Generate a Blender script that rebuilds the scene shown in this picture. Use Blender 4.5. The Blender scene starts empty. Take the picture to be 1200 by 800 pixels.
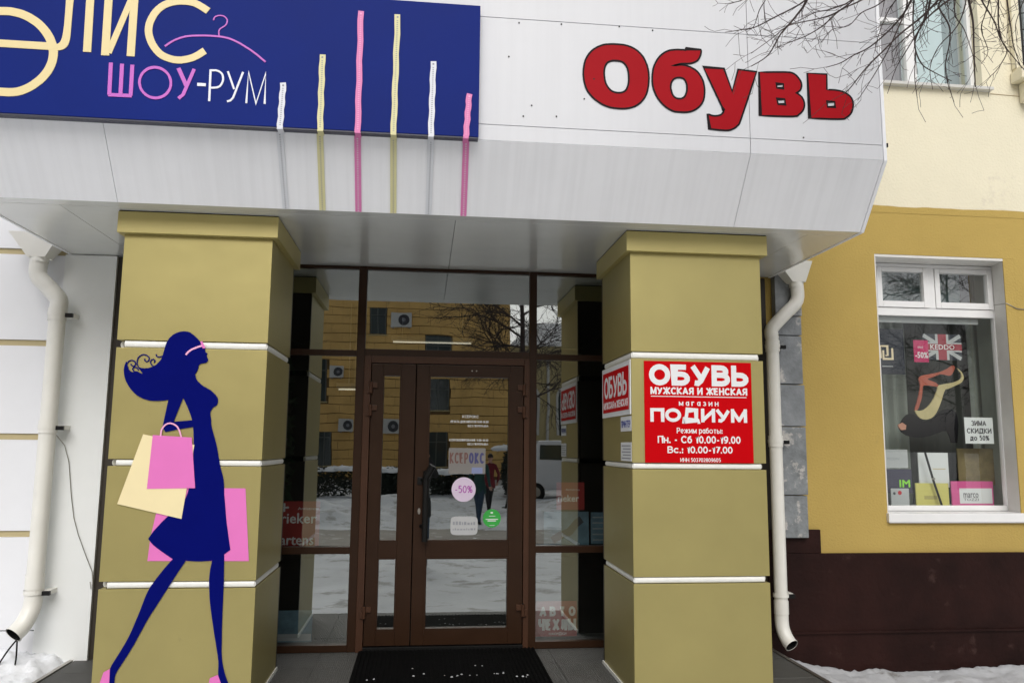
import bpy, bmesh, math, random
from mathutils import Vector, Matrix, noise
sc = bpy.context.scene
COL = sc.collection
# ---------------------------------------------------------------- camera
cam_d = bpy.data.cameras.new("camera"); cam = bpy.data.objects.new("camera", cam_d); COL.objects.link(cam)
sc.camera = cam
YAW, PIT, ROL = .1095, .1318, .009
fw = Vector((math.sin(YAW)*math.cos(PIT), math.cos(YAW)*math.cos(PIT), math.sin(PIT)))
rt = Vector((math.cos(YAW), -math.sin(YAW), 0)); up = rt.cross(fw)
r2 = rt*math.cos(ROL)+up*math.sin(ROL); u2 = -rt*math.sin(ROL)+up*math.cos(ROL)
M = Matrix((r2, u2, -fw)).transposed().to_4x4(); M.translation = Vector((0, -5.0, 1.535))
cam.matrix_world = M
cam_d.sensor_width = 36; cam_d.lens = 933.19/1200*36; cam_d.clip_start = .003; cam_d.clip_end = 2000
# ---------------------------------------------------------------- world, sun, exposure
w = bpy.data.worlds.new("World"); sc.world = w; w.use_nodes = True
nt = w.node_tree; bg = nt.nodes["Background"]
sky = nt.nodes.new("ShaderNodeTexSky"); sky.sky_type = 'NISHITA'; sky.sun_disc = False
SUN_EL, SUN_AZ = math.radians(40), math.radians(186)      # azimuth clockwise from +Y: behind the camera
sky.sun_elevation = SUN_EL; sky.sun_rotation = SUN_AZ; sky.air_density = 1.0; sky.dust_density = 4.0; sky.ozone_density = 1.0
hs = nt.nodes.new("ShaderNodeHueSaturation"); hs.inputs['Saturation'].default_value = .22
nt.links.new(sky.outputs[0], hs.inputs['Color']); nt.links.new(hs.outputs[0], bg.inputs[0])
bg.inputs[1].default_value = .11
sd = bpy.data.lights.new("sun", 'SUN'); so = bpy.data.objects.new("sun", sd); COL.objects.link(so)
sd.energy = 1.45; sd.angle = math.radians(45); sd.color = (1, .97, .93)
dirv = Vector((math.sin(SUN_AZ)*math.cos(SUN_EL), math.cos(SUN_AZ)*math.cos(SUN_EL), math.sin(SUN_EL)))
so.rotation_euler = (-dirv).to_track_quat('-Z', 'Y').to_euler(); so.location = (0, -8, 14)
sc.view_settings.view_transform = 'Standard'; sc.view_settings.look = 'None'
sc.view_settings.gamma = 1; sc.view_settings.use_curve_mapping = False; sc.view_settings.exposure = 0.0
D_letters = [[[(1.119, 3.983), (1.141, 3.983), (1.165, 3.982), (1.189, 3.978), (1.212, 3.971), (1.234, 3.961), (1.254, 3.948), (1.272, 3.931), (1.288, 3.911), (1.3, 3.888), (1.31, 3.863), (1.317, 3.836), (1.321, 3.807), (1.322, 3.778), (1.32, 3.748), (1.317, 3.721), (1.312, 3.696), (1.305, 3.673), (1.295, 3.652), (1.282, 3.633), (1.267, 3.616), (1.25, 3.602), (1.233, 3.591), (1.214, 3.583), (1.194, 3.577), (1.174, 3.573), (1.152, 3.571), (1.129, 3.571), (1.105, 3.572), (1.08, 3.575), (1.056, 3.581), (1.033, 3.59), (1.012, 3.602), (0.992, 3.615), (0.973, 3.631), (0.956, 3.65), (0.941, 3.669), (0.931, 3.69), (0.924, 3.712), (0.919, 3.734), (0.916, 3.756), (0.914, 3.779), (0.915, 3.801), (0.918, 3.824), (0.922, 3.847), (0.928, 3.869), (0.938, 3.89), (0.951, 3.911), (0.966, 3.929), (0.983, 3.944), (1.003, 3.957), (1.021, 3.966), (1.037, 3.973), (1.052, 3.977), (1.068, 3.979), (1.084, 3.981), (1.1, 3.983)], [(1.115, 3.876), (1.13, 3.876), (1.146, 3.874), (1.16, 3.869), (1.171, 3.86), (1.18, 3.848), (1.188, 3.833), (1.192, 3.815), (1.195, 3.795), (1.196, 3.776), (1.196, 3.757), (1.194, 3.739), (1.191, 3.723), (1.186, 3.708), (1.18, 3.695), (1.172, 3.685), (1.161, 3.678), (1.148, 3.673), (1.135, 3.671), (1.121, 3.671), (1.107, 3.673), (1.093, 3.678), (1.081, 3.686), (1.07, 3.697), (1.061, 3.71), (1.054, 3.724), (1.049, 3.74), (1.046, 3.757), (1.044, 3.774), (1.043, 3.792), (1.044, 3.809), (1.047, 3.825), (1.052, 3.841), (1.058, 3.853), (1.066, 3.862), (1.076, 3.868), (1.086, 3.872), (1.095, 3.875), (1.104, 3.876)]], [[(1.559, 3.983), (1.657, 3.983), (1.657, 3.975), (1.656, 3.963), (1.653, 3.95), (1.648, 3.937), (1.641, 3.922), (1.631, 3.91), (1.618, 3.901), (1.601, 3.893), (1.583, 3.888), (1.565, 3.886), (1.546, 3.885), (1.526, 3.883), (1.506, 3.877), (1.485, 3.87), (1.471, 3.865), (1.485, 3.869), (1.506, 3.873), (1.526, 3.876), (1.545, 3.875), (1.565, 3.871), (1.583, 3.866), (1.6, 3.858), (1.616, 3.849), (1.63, 3.837), (1.642, 3.822), (1.653, 3.804), (1.662, 3.785), (1.668, 3.766), (1.671, 3.745), (1.673, 3.723), (1.672, 3.7), (1.669, 3.676), (1.664, 3.655), (1.655, 3.636), (1.643, 3.619), (1.629, 3.605), (1.613, 3.593), (1.595, 3.583), (1.577, 3.576), (1.558, 3.572), (1.539, 3.57), (1.52, 3.57), (1.501, 3.57), (1.483, 3.571), (1.464, 3.576), (1.445, 3.585), (1.426, 3.597), (1.409, 3.611), (1.393, 3.628), (1.379, 3.646), (1.367, 3.666), (1.358, 3.687), (1.35, 3.709), (1.345, 3.732), (1.343, 3.755), (1.343, 3.777), (1.344, 3.799), (1.347, 3.82), (1.35, 3.839), (1.356, 3.858), (1.364, 3.877), (1.374, 3.896), (1.385, 3.913), (1.397, 3.927), (1.41, 3.939), (1.424, 3.95), (1.438, 3.958), (1.454, 3.965), (1.471, 3.969), (1.491, 3.972), (1.511, 3.974), (1.528, 3.974), (1.541, 3.975), (1.55, 3.974), (1.557, 3.974)], [(1.51, 3.792), (1.522, 3.792), (1.534, 3.79), (1.543, 3.785), (1.551, 3.775), (1.556, 3.763), (1.56, 3.75), (1.561, 3.736), (1.561, 3.721), (1.559, 3.706), (1.555, 3.693), (1.55, 3.679), (1.543, 3.669), (1.534, 3.662), (1.523, 3.657), (1.513, 3.656), (1.501, 3.656), (1.49, 3.659), (1.48, 3.665), (1.472, 3.675), (1.466, 3.687), (1.462, 3.701), (1.459, 3.715), (1.458, 3.73), (1.46, 3.744), (1.463, 3.757), (1.469, 3.769), (1.477, 3.779), (1.487, 3.786), (1.499, 3.79)]], [[(1.668, 3.87), (1.8, 3.869), (1.849, 3.723), (1.891, 3.869), (2.01, 3.861), (1.979, 3.771), (1.937, 3.649), (1.903, 3.555), (1.889, 3.518), (1.883, 3.509), (1.876, 3.503), (1.865, 3.492), (1.853, 3.484), (1.841, 3.478), (1.829, 3.473), (1.816, 3.47), (1.798, 3.469), (1.765, 3.469), (1.727, 3.471), (1.699, 3.473), (1.687, 3.569), (1.696, 3.566), (1.709, 3.561), (1.723, 3.558), (1.736, 3.558), (1.75, 3.56), (1.761, 3.563), (1.771, 3.567), (1.778, 3.573), (1.783, 3.579), (1.788, 3.584), (1.79, 3.59), (1.791, 3.597), (1.792, 3.597), (1.792, 3.597), (1.78, 3.622), (1.746, 3.697), (1.701, 3.797)]], [[(2.026, 3.86), (2.076, 3.863), (2.146, 3.868), (2.202, 3.871), (2.23, 3.871), (2.243, 3.868), (2.255, 3.863), (2.268, 3.854), (2.28, 3.841), (2.289, 3.829), (2.295, 3.818), (2.299, 3.806), (2.301, 3.794), (2.3, 3.782), (2.296, 3.769), (2.291, 3.758), (2.282, 3.75), (2.273, 3.743), (2.266, 3.739), (2.275, 3.733), (2.287, 3.724), (2.298, 3.714), (2.305, 3.703), (2.311, 3.689), (2.314, 3.675), (2.314, 3.66), (2.311, 3.645), (2.306, 3.631), (2.297, 3.618), (2.287, 3.607), (2.275, 3.598), (2.269, 3.591), (2.261, 3.587), (2.235, 3.583), (2.17, 3.58), (2.086, 3.578), (2.025, 3.577)], [(2.136, 3.79), (2.182, 3.791), (2.181, 3.763), (2.138, 3.764)], [(2.136, 3.691), (2.187, 3.692), (2.19, 3.659), (2.142, 3.658)]], [[(2.342, 3.873), (2.47, 3.874), (2.466, 3.771), (2.481, 3.772), (2.504, 3.773), (2.526, 3.772), (2.548, 3.77), (2.569, 3.765), (2.588, 3.758), (2.604, 3.749), (2.617, 3.738), (2.627, 3.725), (2.633, 3.711), (2.635, 3.696), (2.636, 3.681), (2.633, 3.664), (2.629, 3.647), (2.622, 3.631), (2.613, 3.618), (2.602, 3.607), (2.589, 3.598), (2.581, 3.591), (2.571, 3.586), (2.544, 3.583), (2.482, 3.58), (2.402, 3.579), (2.345, 3.578)], [(2.463, 3.693), (2.514, 3.694), (2.515, 3.661), (2.465, 3.658)]]]
D_hair = [[(-1.385, 1.948), (-1.374, 1.969), (-1.369, 1.979), (-1.367, 1.986), (-1.365, 1.995), (-1.365, 2.002), (-1.364, 2.007), (-1.361, 2.013), (-1.356, 2.017), (-1.351, 2.02), (-1.344, 2.022), (-1.335, 2.024), (-1.328, 2.025), (-1.322, 2.027), (-1.318, 2.03), (-1.314, 2.034), (-1.312, 2.038), (-1.311, 2.044), (-1.312, 2.049), (-1.314, 2.055), (-1.318, 2.062), (-1.321, 2.068), (-1.32, 2.074), (-1.318, 2.08), (-1.318, 2.085), (-1.32, 2.087), (-1.324, 2.088), (-1.328, 2.091), (-1.331, 2.1), (-1.333, 2.111), (-1.338, 2.123), (-1.346, 2.135), (-1.357, 2.147), (-1.369, 2.16), (-1.381, 2.174), (-1.395, 2.187), (-1.408, 2.198), (-1.418, 2.205), (-1.427, 2.211), (-1.437, 2.214), (-1.45, 2.216), (-1.464, 2.216), (-1.478, 2.215), (-1.491, 2.211), (-1.505, 2.206), (-1.517, 2.199), (-1.529, 2.191), (-1.539, 2.18), (-1.548, 2.169), (-1.555, 2.156), (-1.561, 2.141), (-1.565, 2.126), (-1.569, 2.11), (-1.572, 2.094), (-1.575, 2.079), (-1.577, 2.067), (-1.58, 2.056), (-1.584, 2.045), (-1.592, 2.033), (-1.601, 2.021), (-1.61, 2.011), (-1.621, 2.003), (-1.633, 1.997), (-1.645, 1.992), (-1.657, 1.988), (-1.669, 1.987), (-1.681, 1.986), (-1.693, 1.988), (-1.705, 1.991), (-1.712, 1.99), (-1.709, 1.984), (-1.702, 1.975), (-1.696, 1.967), (-1.691, 1.96), (-1.687, 1.955), (-1.688, 1.952), (-1.697, 1.956), (-1.711, 1.964), (-1.724, 1.968), (-1.733, 1.967), (-1.74, 1.963), (-1.747, 1.962), (-1.754, 1.965), (-1.761, 1.971), (-1.767, 1.978), (-1.771, 1.988), (-1.775, 1.998), (-1.778, 2.007), (-1.781, 2.016), (-1.783, 2.023), (-1.786, 2.024), (-1.789, 2.017), (-1.793, 2.005), (-1.795, 1.99), (-1.796, 1.975), (-1.794, 1.958), (-1.791, 1.94), (-1.786, 1.924), (-1.779, 1.907), (-1.77, 1.891), (-1.76, 1.875), (-1.748, 1.859), (-1.735, 1.845), (-1.722, 1.833), (-1.709, 1.822), (-1.693, 1.813), (-1.676, 1.805), (-1.656, 1.798), (-1.636, 1.793), (-1.615, 1.791), (-1.593, 1.791), (-1.572, 1.792), (-1.554, 1.794), (-1.538, 1.797), (-1.521, 1.799), (-1.502, 1.796), (-1.482, 1.792), (-1.461, 1.804), (-1.434, 1.845), (-1.406, 1.903)]]
D_body = [[(-1.435, 1.913), (-1.416, 1.929), (-1.399, 1.945), (-1.385, 1.952), (-1.378, 1.948), (-1.376, 1.935), (-1.371, 1.923), (-1.362, 1.912), (-1.35, 1.901), (-1.337, 1.89), (-1.321, 1.88), (-1.303, 1.871), (-1.286, 1.861), (-1.272, 1.849), (-1.258, 1.836), (-1.248, 1.824), (-1.242, 1.814), (-1.239, 1.806), (-1.238, 1.797), (-1.239, 1.788), (-1.241, 1.778), (-1.245, 1.77), (-1.252, 1.764), (-1.261, 1.759), (-1.268, 1.753), (-1.273, 1.744), (-1.277, 1.734), (-1.279, 1.723), (-1.278, 1.71), (-1.275, 1.696), (-1.272, 1.682), (-1.271, 1.67), (-1.271, 1.658), (-1.267, 1.64), (-1.258, 1.611), (-1.246, 1.576), (-1.234, 1.538), (-1.224, 1.496), (-1.214, 1.451), (-1.205, 1.411), (-1.196, 1.38), (-1.187, 1.353), (-1.18, 1.326), (-1.176, 1.299), (-1.174, 1.271), (-1.171, 1.235), (-1.164, 1.187), (-1.157, 1.131), (-1.149, 1.076), (-1.138, 1.017), (-1.127, 0.959), (-1.119, 0.918), (-1.153, 0.892), (-1.153, 0.887), (-1.152, 0.878), (-1.151, 0.858), (-1.15, 0.821), (-1.148, 0.774), (-1.146, 0.726), (-1.146, 0.682), (-1.145, 0.637), (-1.145, 0.59), (-1.144, 0.537), (-1.143, 0.482), (-1.141, 0.431), (-1.139, 0.385), (-1.138, 0.343), (-1.134, 0.306), (-1.129, 0.276), (-1.123, 0.25), (-1.115, 0.225), (-1.107, 0.202), (-1.098, 0.18), (-1.088, 0.158), (-1.074, 0.135), (-1.059, 0.112), (-1.046, 0.091), (-1.036, 0.074), (-1.029, 0.058), (-1.024, 0.048), (-1.063, 0.049), (-1.077, 0.069), (-1.097, 0.097), (-1.115, 0.126), (-1.128, 0.151), (-1.139, 0.176), (-1.148, 0.202), (-1.151, 0.228), (-1.151, 0.255), (-1.153, 0.288), (-1.161, 0.331), (-1.172, 0.381), (-1.183, 0.431), (-1.193, 0.481), (-1.203, 0.531), (-1.212, 0.578), (-1.219, 0.619), (-1.224, 0.657), (-1.227, 0.693), (-1.23, 0.724), (-1.231, 0.753), (-1.23, 0.78), (-1.228, 0.809), (-1.223, 0.837), (-1.22, 0.856), (-1.24, 0.855), (-1.268, 0.853), (-1.296, 0.852), (-1.323, 0.853), (-1.35, 0.855), (-1.37, 0.857), (-1.38, 0.839), (-1.397, 0.813), (-1.417, 0.779), (-1.443, 0.734), (-1.473, 0.682), (-1.501, 0.633), (-1.524, 0.593), (-1.545, 0.558), (-1.566, 0.52), (-1.587, 0.476), (-1.609, 0.43), (-1.63, 0.386), (-1.652, 0.346), (-1.674, 0.307), (-1.692, 0.276), (-1.705, 0.255), (-1.713, 0.241), (-1.719, 0.226), (-1.723, 0.209), (-1.723, 0.191), (-1.722, 0.172), (-1.719, 0.151), (-1.715, 0.128), (-1.708, 0.107), (-1.699, 0.087), (-1.689, 0.068), (-1.682, 0.055), (-1.719, 0.056), (-1.727, 0.073), (-1.738, 0.098), (-1.747, 0.122), (-1.751, 0.14), (-1.753, 0.158), (-1.754, 0.178), (-1.755, 0.203), (-1.755, 0.23), (-1.752, 0.257), (-1.743, 0.28), (-1.731, 0.301), (-1.716, 0.327), (-1.699, 0.357), (-1.681, 0.391), (-1.662, 0.43), (-1.644, 0.475), (-1.627, 0.525), (-1.61, 0.572), (-1.597, 0.614), (-1.585, 0.653), (-1.572, 0.686), (-1.559, 0.712), (-1.545, 0.733), (-1.531, 0.754), (-1.515, 0.777), (-1.498, 0.8), (-1.482, 0.821), (-1.467, 0.84), (-1.454, 0.856), (-1.444, 0.867), (-1.461, 0.878), (-1.485, 0.894), (-1.507, 0.909), (-1.525, 0.922), (-1.542, 0.934), (-1.557, 0.946), (-1.571, 0.96), (-1.582, 0.973), (-1.59, 0.983), (-1.584, 0.994), (-1.574, 1.01), (-1.563, 1.027), (-1.549, 1.044), (-1.534, 1.062), (-1.518, 1.081), (-1.501, 1.099), (-1.482, 1.117), (-1.463, 1.135), (-1.443, 1.154), (-1.421, 1.173), (-1.404, 1.195), (-1.391, 1.221), (-1.382, 1.251), (-1.375, 1.285), (-1.369, 1.324), (-1.365, 1.367), (-1.363, 1.41), (-1.362, 1.453), (-1.363, 1.495), (-1.365, 1.537), (-1.368, 1.578), (-1.372, 1.618), (-1.377, 1.654), (-1.384, 1.682), (-1.392, 1.706), (-1.402, 1.73), (-1.415, 1.759), (-1.43, 1.788), (-1.441, 1.809), (-1.459, 1.824), (-1.483, 1.847), (-1.494, 1.868), (-1.482, 1.884), (-1.458, 1.899)]]
D_arm = [[(-1.523, 1.831), (-1.439, 1.822), (-1.489, 1.668), (-1.379, 1.679), (-1.371, 1.639), (-1.474, 1.62), (-1.532, 1.606), (-1.551, 1.636)]]
D_curls = [[(-1.78, 2.012), (-1.779, 2.014), (-1.777, 2.018), (-1.774, 2.023), (-1.772, 2.026), (-1.768, 2.029), (-1.764, 2.031), (-1.76, 2.032), (-1.756, 2.033), (-1.752, 2.033), (-1.747, 2.031), (-1.742, 2.029), (-1.738, 2.027), (-1.735, 2.023), (-1.733, 2.019), (-1.731, 2.014), (-1.731, 2.01), (-1.731, 2.006), (-1.734, 2.003), (-1.736, 2.0), (-1.739, 1.998), (-1.743, 1.998), (-1.747, 1.999), (-1.751, 2.001), (-1.754, 2.003), (-1.756, 2.005), (-1.757, 2.008), (-1.758, 2.01), (-1.759, 2.012)], [(-1.711, 1.988), (-1.714, 1.993), (-1.718, 2.001), (-1.721, 2.009), (-1.723, 2.017), (-1.723, 2.025), (-1.723, 2.032), (-1.721, 2.04), (-1.719, 2.047), (-1.716, 2.052), (-1.712, 2.057), (-1.707, 2.061), (-1.702, 2.065), (-1.697, 2.067), (-1.691, 2.069), (-1.684, 2.069), (-1.678, 2.068), (-1.673, 2.066), (-1.667, 2.062), (-1.661, 2.058), (-1.657, 2.054), (-1.655, 2.049), (-1.655, 2.044), (-1.655, 2.039), (-1.656, 2.035), (-1.658, 2.032), (-1.662, 2.029), (-1.666, 2.027), (-1.669, 2.027), (-1.672, 2.028), (-1.676, 2.03), (-1.678, 2.034), (-1.68, 2.036), (-1.681, 2.039), (-1.681, 2.041), (-1.68, 2.043), (-1.68, 2.045)], [(-1.63, 2.0), (-1.633, 2.004), (-1.637, 2.008), (-1.642, 2.014), (-1.645, 2.019), (-1.646, 2.023), (-1.645, 2.028), (-1.644, 2.032), (-1.643, 2.035), (-1.64, 2.038), (-1.637, 2.04), (-1.633, 2.041), (-1.63, 2.042), (-1.627, 2.04), (-1.624, 2.038), (-1.621, 2.035), (-1.62, 2.033), (-1.62, 2.03), (-1.622, 2.027), (-1.624, 2.024), (-1.626, 2.022)], [(-1.578, 2.062), (-1.581, 2.061), (-1.586, 2.059), (-1.592, 2.057), (-1.597, 2.056), (-1.602, 2.056), (-1.606, 2.058), (-1.609, 2.059), (-1.612, 2.061), (-1.614, 2.064), (-1.615, 2.068), (-1.616, 2.071), (-1.616, 2.073)], [(-1.734, 1.965), (-1.737, 1.967), (-1.74, 1.971), (-1.744, 1.975), (-1.746, 1.979), (-1.746, 1.982), (-1.744, 1.985), (-1.742, 1.988), (-1.739, 1.99), (-1.735, 1.991), (-1.731, 1.991), (-1.727, 1.99), (-1.723, 1.988), (-1.719, 1.985), (-1.716, 1.981), (-1.713, 1.977), (-1.711, 1.974)]]
D_glasses = [[(-1.442, 2.072), (-1.431, 2.089), (-1.41, 2.106), (-1.375, 2.122), (-1.346, 2.132)], [(-1.363, 2.155), (-1.351, 2.158), (-1.329, 2.117), (-1.345, 2.113)]]
D_bag_y = [[(-1.658, 1.592), (-1.36, 1.532), (-1.408, 1.098), (-1.777, 1.184)]]
D_bag_p = [[(-1.602, 1.588), (-1.377, 1.575), (-1.34, 1.277), (-1.615, 1.272)]]
D_bag_h = [(-1.557, 1.581), (-1.557, 1.588), (-1.556, 1.599), (-1.555, 1.611), (-1.553, 1.621), (-1.548, 1.63), (-1.543, 1.639), (-1.537, 1.646), (-1.53, 1.652), (-1.522, 1.656), (-1.514, 1.658), (-1.505, 1.659), (-1.496, 1.657), (-1.487, 1.654), (-1.477, 1.649), (-1.468, 1.642), (-1.46, 1.632), (-1.453, 1.619), (-1.446, 1.603), (-1.441, 1.587), (-1.437, 1.577)]
D_bag_b = [[(-1.531, 1.279), (-1.051, 1.276), (-1.01, 0.852), (-1.587, 0.856), (-1.579, 0.988)]]
D_shoes = [[(-1.785, 0.239), (-1.752, 0.257), (-1.75, 0.173), (-1.719, 0.056), (-1.681, 0.046), (-1.68, 0.032), (-1.815, 0.035), (-1.825, 0.11), (-1.802, 0.179)], [(-1.195, 0.194), (-1.151, 0.212), (-1.115, 0.126), (-1.063, 0.049), (-1.014, 0.034), (-1.013, 0.015), (-1.166, 0.019), (-1.205, 0.109)]]
D_sign = [('yellow', [(-2.571, 3.86), (-2.554, 3.867), (-2.529, 3.878), (-2.502, 3.888), (-2.477, 3.897), (-2.454, 3.902), (-2.431, 3.905), (-2.409, 3.907), (-2.389, 3.908), (-2.371, 3.909), (-2.354, 3.91), (-2.338, 3.91), (-2.322, 3.908), (-2.305, 3.905), (-2.288, 3.902), (-2.271, 3.897), (-2.253, 3.89), (-2.235, 3.882), (-2.217, 3.871), (-2.199, 3.86), (-2.182, 3.847), (-2.167, 3.833), (-2.153, 3.818), (-2.14, 3.802), (-2.128, 3.785), (-2.117, 3.767), (-2.108, 3.747), (-2.1, 3.727), (-2.095, 3.707), (-2.091, 3.688), (-2.09, 3.669), (-2.091, 3.651), (-2.093, 3.632), (-2.098, 3.612), (-2.104, 3.593), (-2.112, 3.574), (-2.123, 3.555), (-2.135, 3.537), (-2.15, 3.518), (-2.167, 3.502), (-2.184, 3.486), (-2.202, 3.473), (-2.22, 3.462), (-2.24, 3.452), (-2.26, 3.445), (-2.281, 3.441), (-2.303, 3.439), (-2.326, 3.439), (-2.348, 3.439), (-2.37, 3.441), (-2.391, 3.442), (-2.414, 3.446), (-2.437, 3.451), (-2.463, 3.461), (-2.492, 3.474), (-2.518, 3.486), (-2.537, 3.494)], 0.047), ('yellow', [(-2.571, 3.72), (-2.087, 3.719)], 0.043), ('yellow', [(-1.922, 4.081), (-1.914, 3.699)], 0.043), ('yellow', [(-2.026, 4.063), (-1.921, 4.066)], 0.043), ('yellow', [(-1.823, 4.078), (-1.817, 3.685)], 0.043), ('yellow', [(-1.684, 4.079), (-1.681, 3.689)], 0.043), ('yellow', [(-1.8, 3.701), (-1.692, 4.057)], 0.034), ('yellow', [(-1.277, 3.989), (-1.291, 3.998), (-1.312, 4.011), (-1.336, 4.024), (-1.359, 4.033), (-1.383, 4.037), (-1.409, 4.038), (-1.434, 4.037), (-1.458, 4.033), (-1.479, 4.027), (-1.5, 4.019), (-1.518, 4.009), (-1.535, 3.996), (-1.549, 3.981), (-1.562, 3.964), (-1.573, 3.945), (-1.581, 3.926), (-1.588, 3.907), (-1.593, 3.887), (-1.595, 3.868), (-1.595, 3.848), (-1.592, 3.827), (-1.586, 3.807), (-1.578, 3.786), (-1.569, 3.768), (-1.557, 3.75), (-1.544, 3.733), (-1.529, 3.718), (-1.512, 3.705), (-1.492, 3.696), (-1.471, 3.689), (-1.449, 3.684), (-1.427, 3.683), (-1.406, 3.684), (-1.384, 3.689), (-1.364, 3.695), (-1.345, 3.703), (-1.326, 3.714), (-1.308, 3.727), (-1.293, 3.74), (-1.282, 3.748)], 0.041), ('magenta', [(-1.783, 3.644), (-1.778, 3.456)], 0.021), ('magenta', [(-1.723, 3.641), (-1.719, 3.457)], 0.021), ('magenta', [(-1.668, 3.639), (-1.665, 3.458)], 0.021), ('magenta', [(-1.784, 3.456), (-1.659, 3.457)], 0.02), ('magenta', [(-1.419, 3.635), (-1.368, 3.529)], 0.022), ('magenta', [(-1.333, 3.635), (-1.384, 3.48), (-1.408, 3.456)], 0.019), ('white', [(-1.312, 3.545), (-1.265, 3.545)], 0.018), ('white', [(-1.244, 3.638), (-1.241, 3.45)], 0.012), ('white', [(-1.244, 3.633), (-1.237, 3.634), (-1.227, 3.634), (-1.216, 3.635), (-1.207, 3.633), (-1.198, 3.63), (-1.19, 3.625), (-1.183, 3.619), (-1.178, 3.612), (-1.175, 3.603), (-1.173, 3.592), (-1.172, 3.581), (-1.174, 3.571), (-1.177, 3.562), (-1.181, 3.552), (-1.187, 3.543), (-1.195, 3.537), (-1.206, 3.533), (-1.22, 3.531), (-1.232, 3.53), (-1.241, 3.53)], 0.011), ('white', [(-1.149, 3.633), (-1.109, 3.529)], 0.011), ('white', [(-1.065, 3.634), (-1.112, 3.478), (-1.126, 3.46), (-1.144, 3.454)], 0.011), ('white', [(-1.038, 3.45), (-1.035, 3.636), (-0.985, 3.45), (-0.939, 3.635), (-0.937, 3.451)], 0.011), ('magenta', [(-1.501, 3.76), (-1.493, 3.767), (-1.481, 3.778), (-1.467, 3.789), (-1.453, 3.799), (-1.439, 3.807), (-1.425, 3.814), (-1.41, 3.82), (-1.394, 3.826), (-1.376, 3.83), (-1.358, 3.833), (-1.339, 3.835), (-1.317, 3.837), (-1.292, 3.839), (-1.264, 3.84), (-1.236, 3.84), (-1.212, 3.839), (-1.192, 3.838), (-1.174, 3.835), (-1.157, 3.832), (-1.14, 3.827), (-1.123, 3.82), (-1.105, 3.812), (-1.087, 3.803), (-1.07, 3.793), (-1.052, 3.782), (-1.033, 3.771), (-1.016, 3.759), (-0.999, 3.747), (-0.983, 3.735), (-0.968, 3.722), (-0.954, 3.711), (-0.945, 3.703)], 0.0105), ('magenta', [(-1.209, 3.844), (-1.21, 3.85), (-1.211, 3.86), (-1.212, 3.87), (-1.209, 3.88), (-1.203, 3.888), (-1.193, 3.896), (-1.183, 3.903), (-1.176, 3.911), (-1.172, 3.918), (-1.169, 3.926), (-1.169, 3.933), (-1.169, 3.94), (-1.171, 3.946), (-1.175, 3.952), (-1.18, 3.958), (-1.186, 3.962), (-1.192, 3.965), (-1.199, 3.966), (-1.207, 3.967), (-1.214, 3.966), (-1.221, 3.965), (-1.227, 3.962), (-1.233, 3.959), (-1.237, 3.956), (-1.241, 3.951), (-1.243, 3.945), (-1.244, 3.939), (-1.245, 3.935)], 0.007)]
D_signshape = [('yellow', [[(-2.056, 4.068), (-2.054, 4.052), (-2.051, 4.028), (-2.049, 3.999), (-2.048, 3.964), (-2.047, 3.923), (-2.047, 3.885), (-2.047, 3.851), (-2.048, 3.819), (-2.05, 3.793), (-2.052, 3.774), (-2.055, 3.761), (-2.059, 3.751), (-2.063, 3.744), (-2.067, 3.739), (-2.072, 3.736), (-2.078, 3.734), (-2.085, 3.734), (-2.089, 3.734), (-2.086, 3.696), (-2.076, 3.697), (-2.062, 3.698), (-2.049, 3.702), (-2.039, 3.707), (-2.03, 3.714), (-2.023, 3.723), (-2.017, 3.734), (-2.013, 3.748), (-2.01, 3.766), (-2.009, 3.788), (-2.009, 3.815), (-2.009, 3.849), (-2.009, 3.898), (-2.009, 3.955), (-2.008, 4.003), (-2.008, 4.034), (-2.009, 4.057), (-2.009, 4.072)]]), ('magenta', [[(-1.448, 3.547), (-1.447, 3.53), (-1.45, 3.513), (-1.455, 3.497), (-1.463, 3.482), (-1.473, 3.469), (-1.485, 3.459), (-1.499, 3.451), (-1.514, 3.446), (-1.53, 3.443), (-1.546, 3.444), (-1.561, 3.447), (-1.576, 3.454), (-1.59, 3.463), (-1.602, 3.474), (-1.613, 3.487), (-1.621, 3.502), (-1.627, 3.519), (-1.63, 3.536), (-1.63, 3.553), (-1.627, 3.569), (-1.622, 3.585), (-1.614, 3.6), (-1.604, 3.613), (-1.592, 3.624), (-1.578, 3.632), (-1.564, 3.637), (-1.548, 3.64), (-1.532, 3.639), (-1.516, 3.636), (-1.501, 3.629), (-1.487, 3.62), (-1.475, 3.609), (-1.464, 3.595), (-1.456, 3.58), (-1.45, 3.564)], [(-1.461, 3.546), (-1.461, 3.532), (-1.463, 3.517), (-1.468, 3.504), (-1.475, 3.492), (-1.483, 3.481), (-1.494, 3.472), (-1.505, 3.466), (-1.518, 3.461), (-1.531, 3.459), (-1.545, 3.46), (-1.558, 3.462), (-1.571, 3.468), (-1.582, 3.475), (-1.593, 3.485), (-1.602, 3.496), (-1.609, 3.509), (-1.613, 3.522), (-1.616, 3.536), (-1.616, 3.551), (-1.614, 3.565), (-1.609, 3.578), (-1.603, 3.59), (-1.594, 3.601), (-1.584, 3.61), (-1.572, 3.617), (-1.56, 3.621), (-1.546, 3.624), (-1.533, 3.623), (-1.519, 3.62), (-1.507, 3.615), (-1.495, 3.607), (-1.484, 3.598), (-1.475, 3.587), (-1.469, 3.574), (-1.464, 3.56)]])]
D_tapes = [('white', -0.839, -0.846, 3.583, -0.86, -0.857), ('yellow', -0.627, -0.623, 3.767, -0.633, -0.639), ('pink', -0.418, -0.412, 4.05, -0.419, -0.424), ('yellow', -0.205, -0.209, 4.044, -0.212, -0.213), ('white', 0.01, 0.005, 3.767, 0.006, 0.001), ('pink', 0.223, 0.207, 3.58, 0.212, 0.217)]
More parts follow.
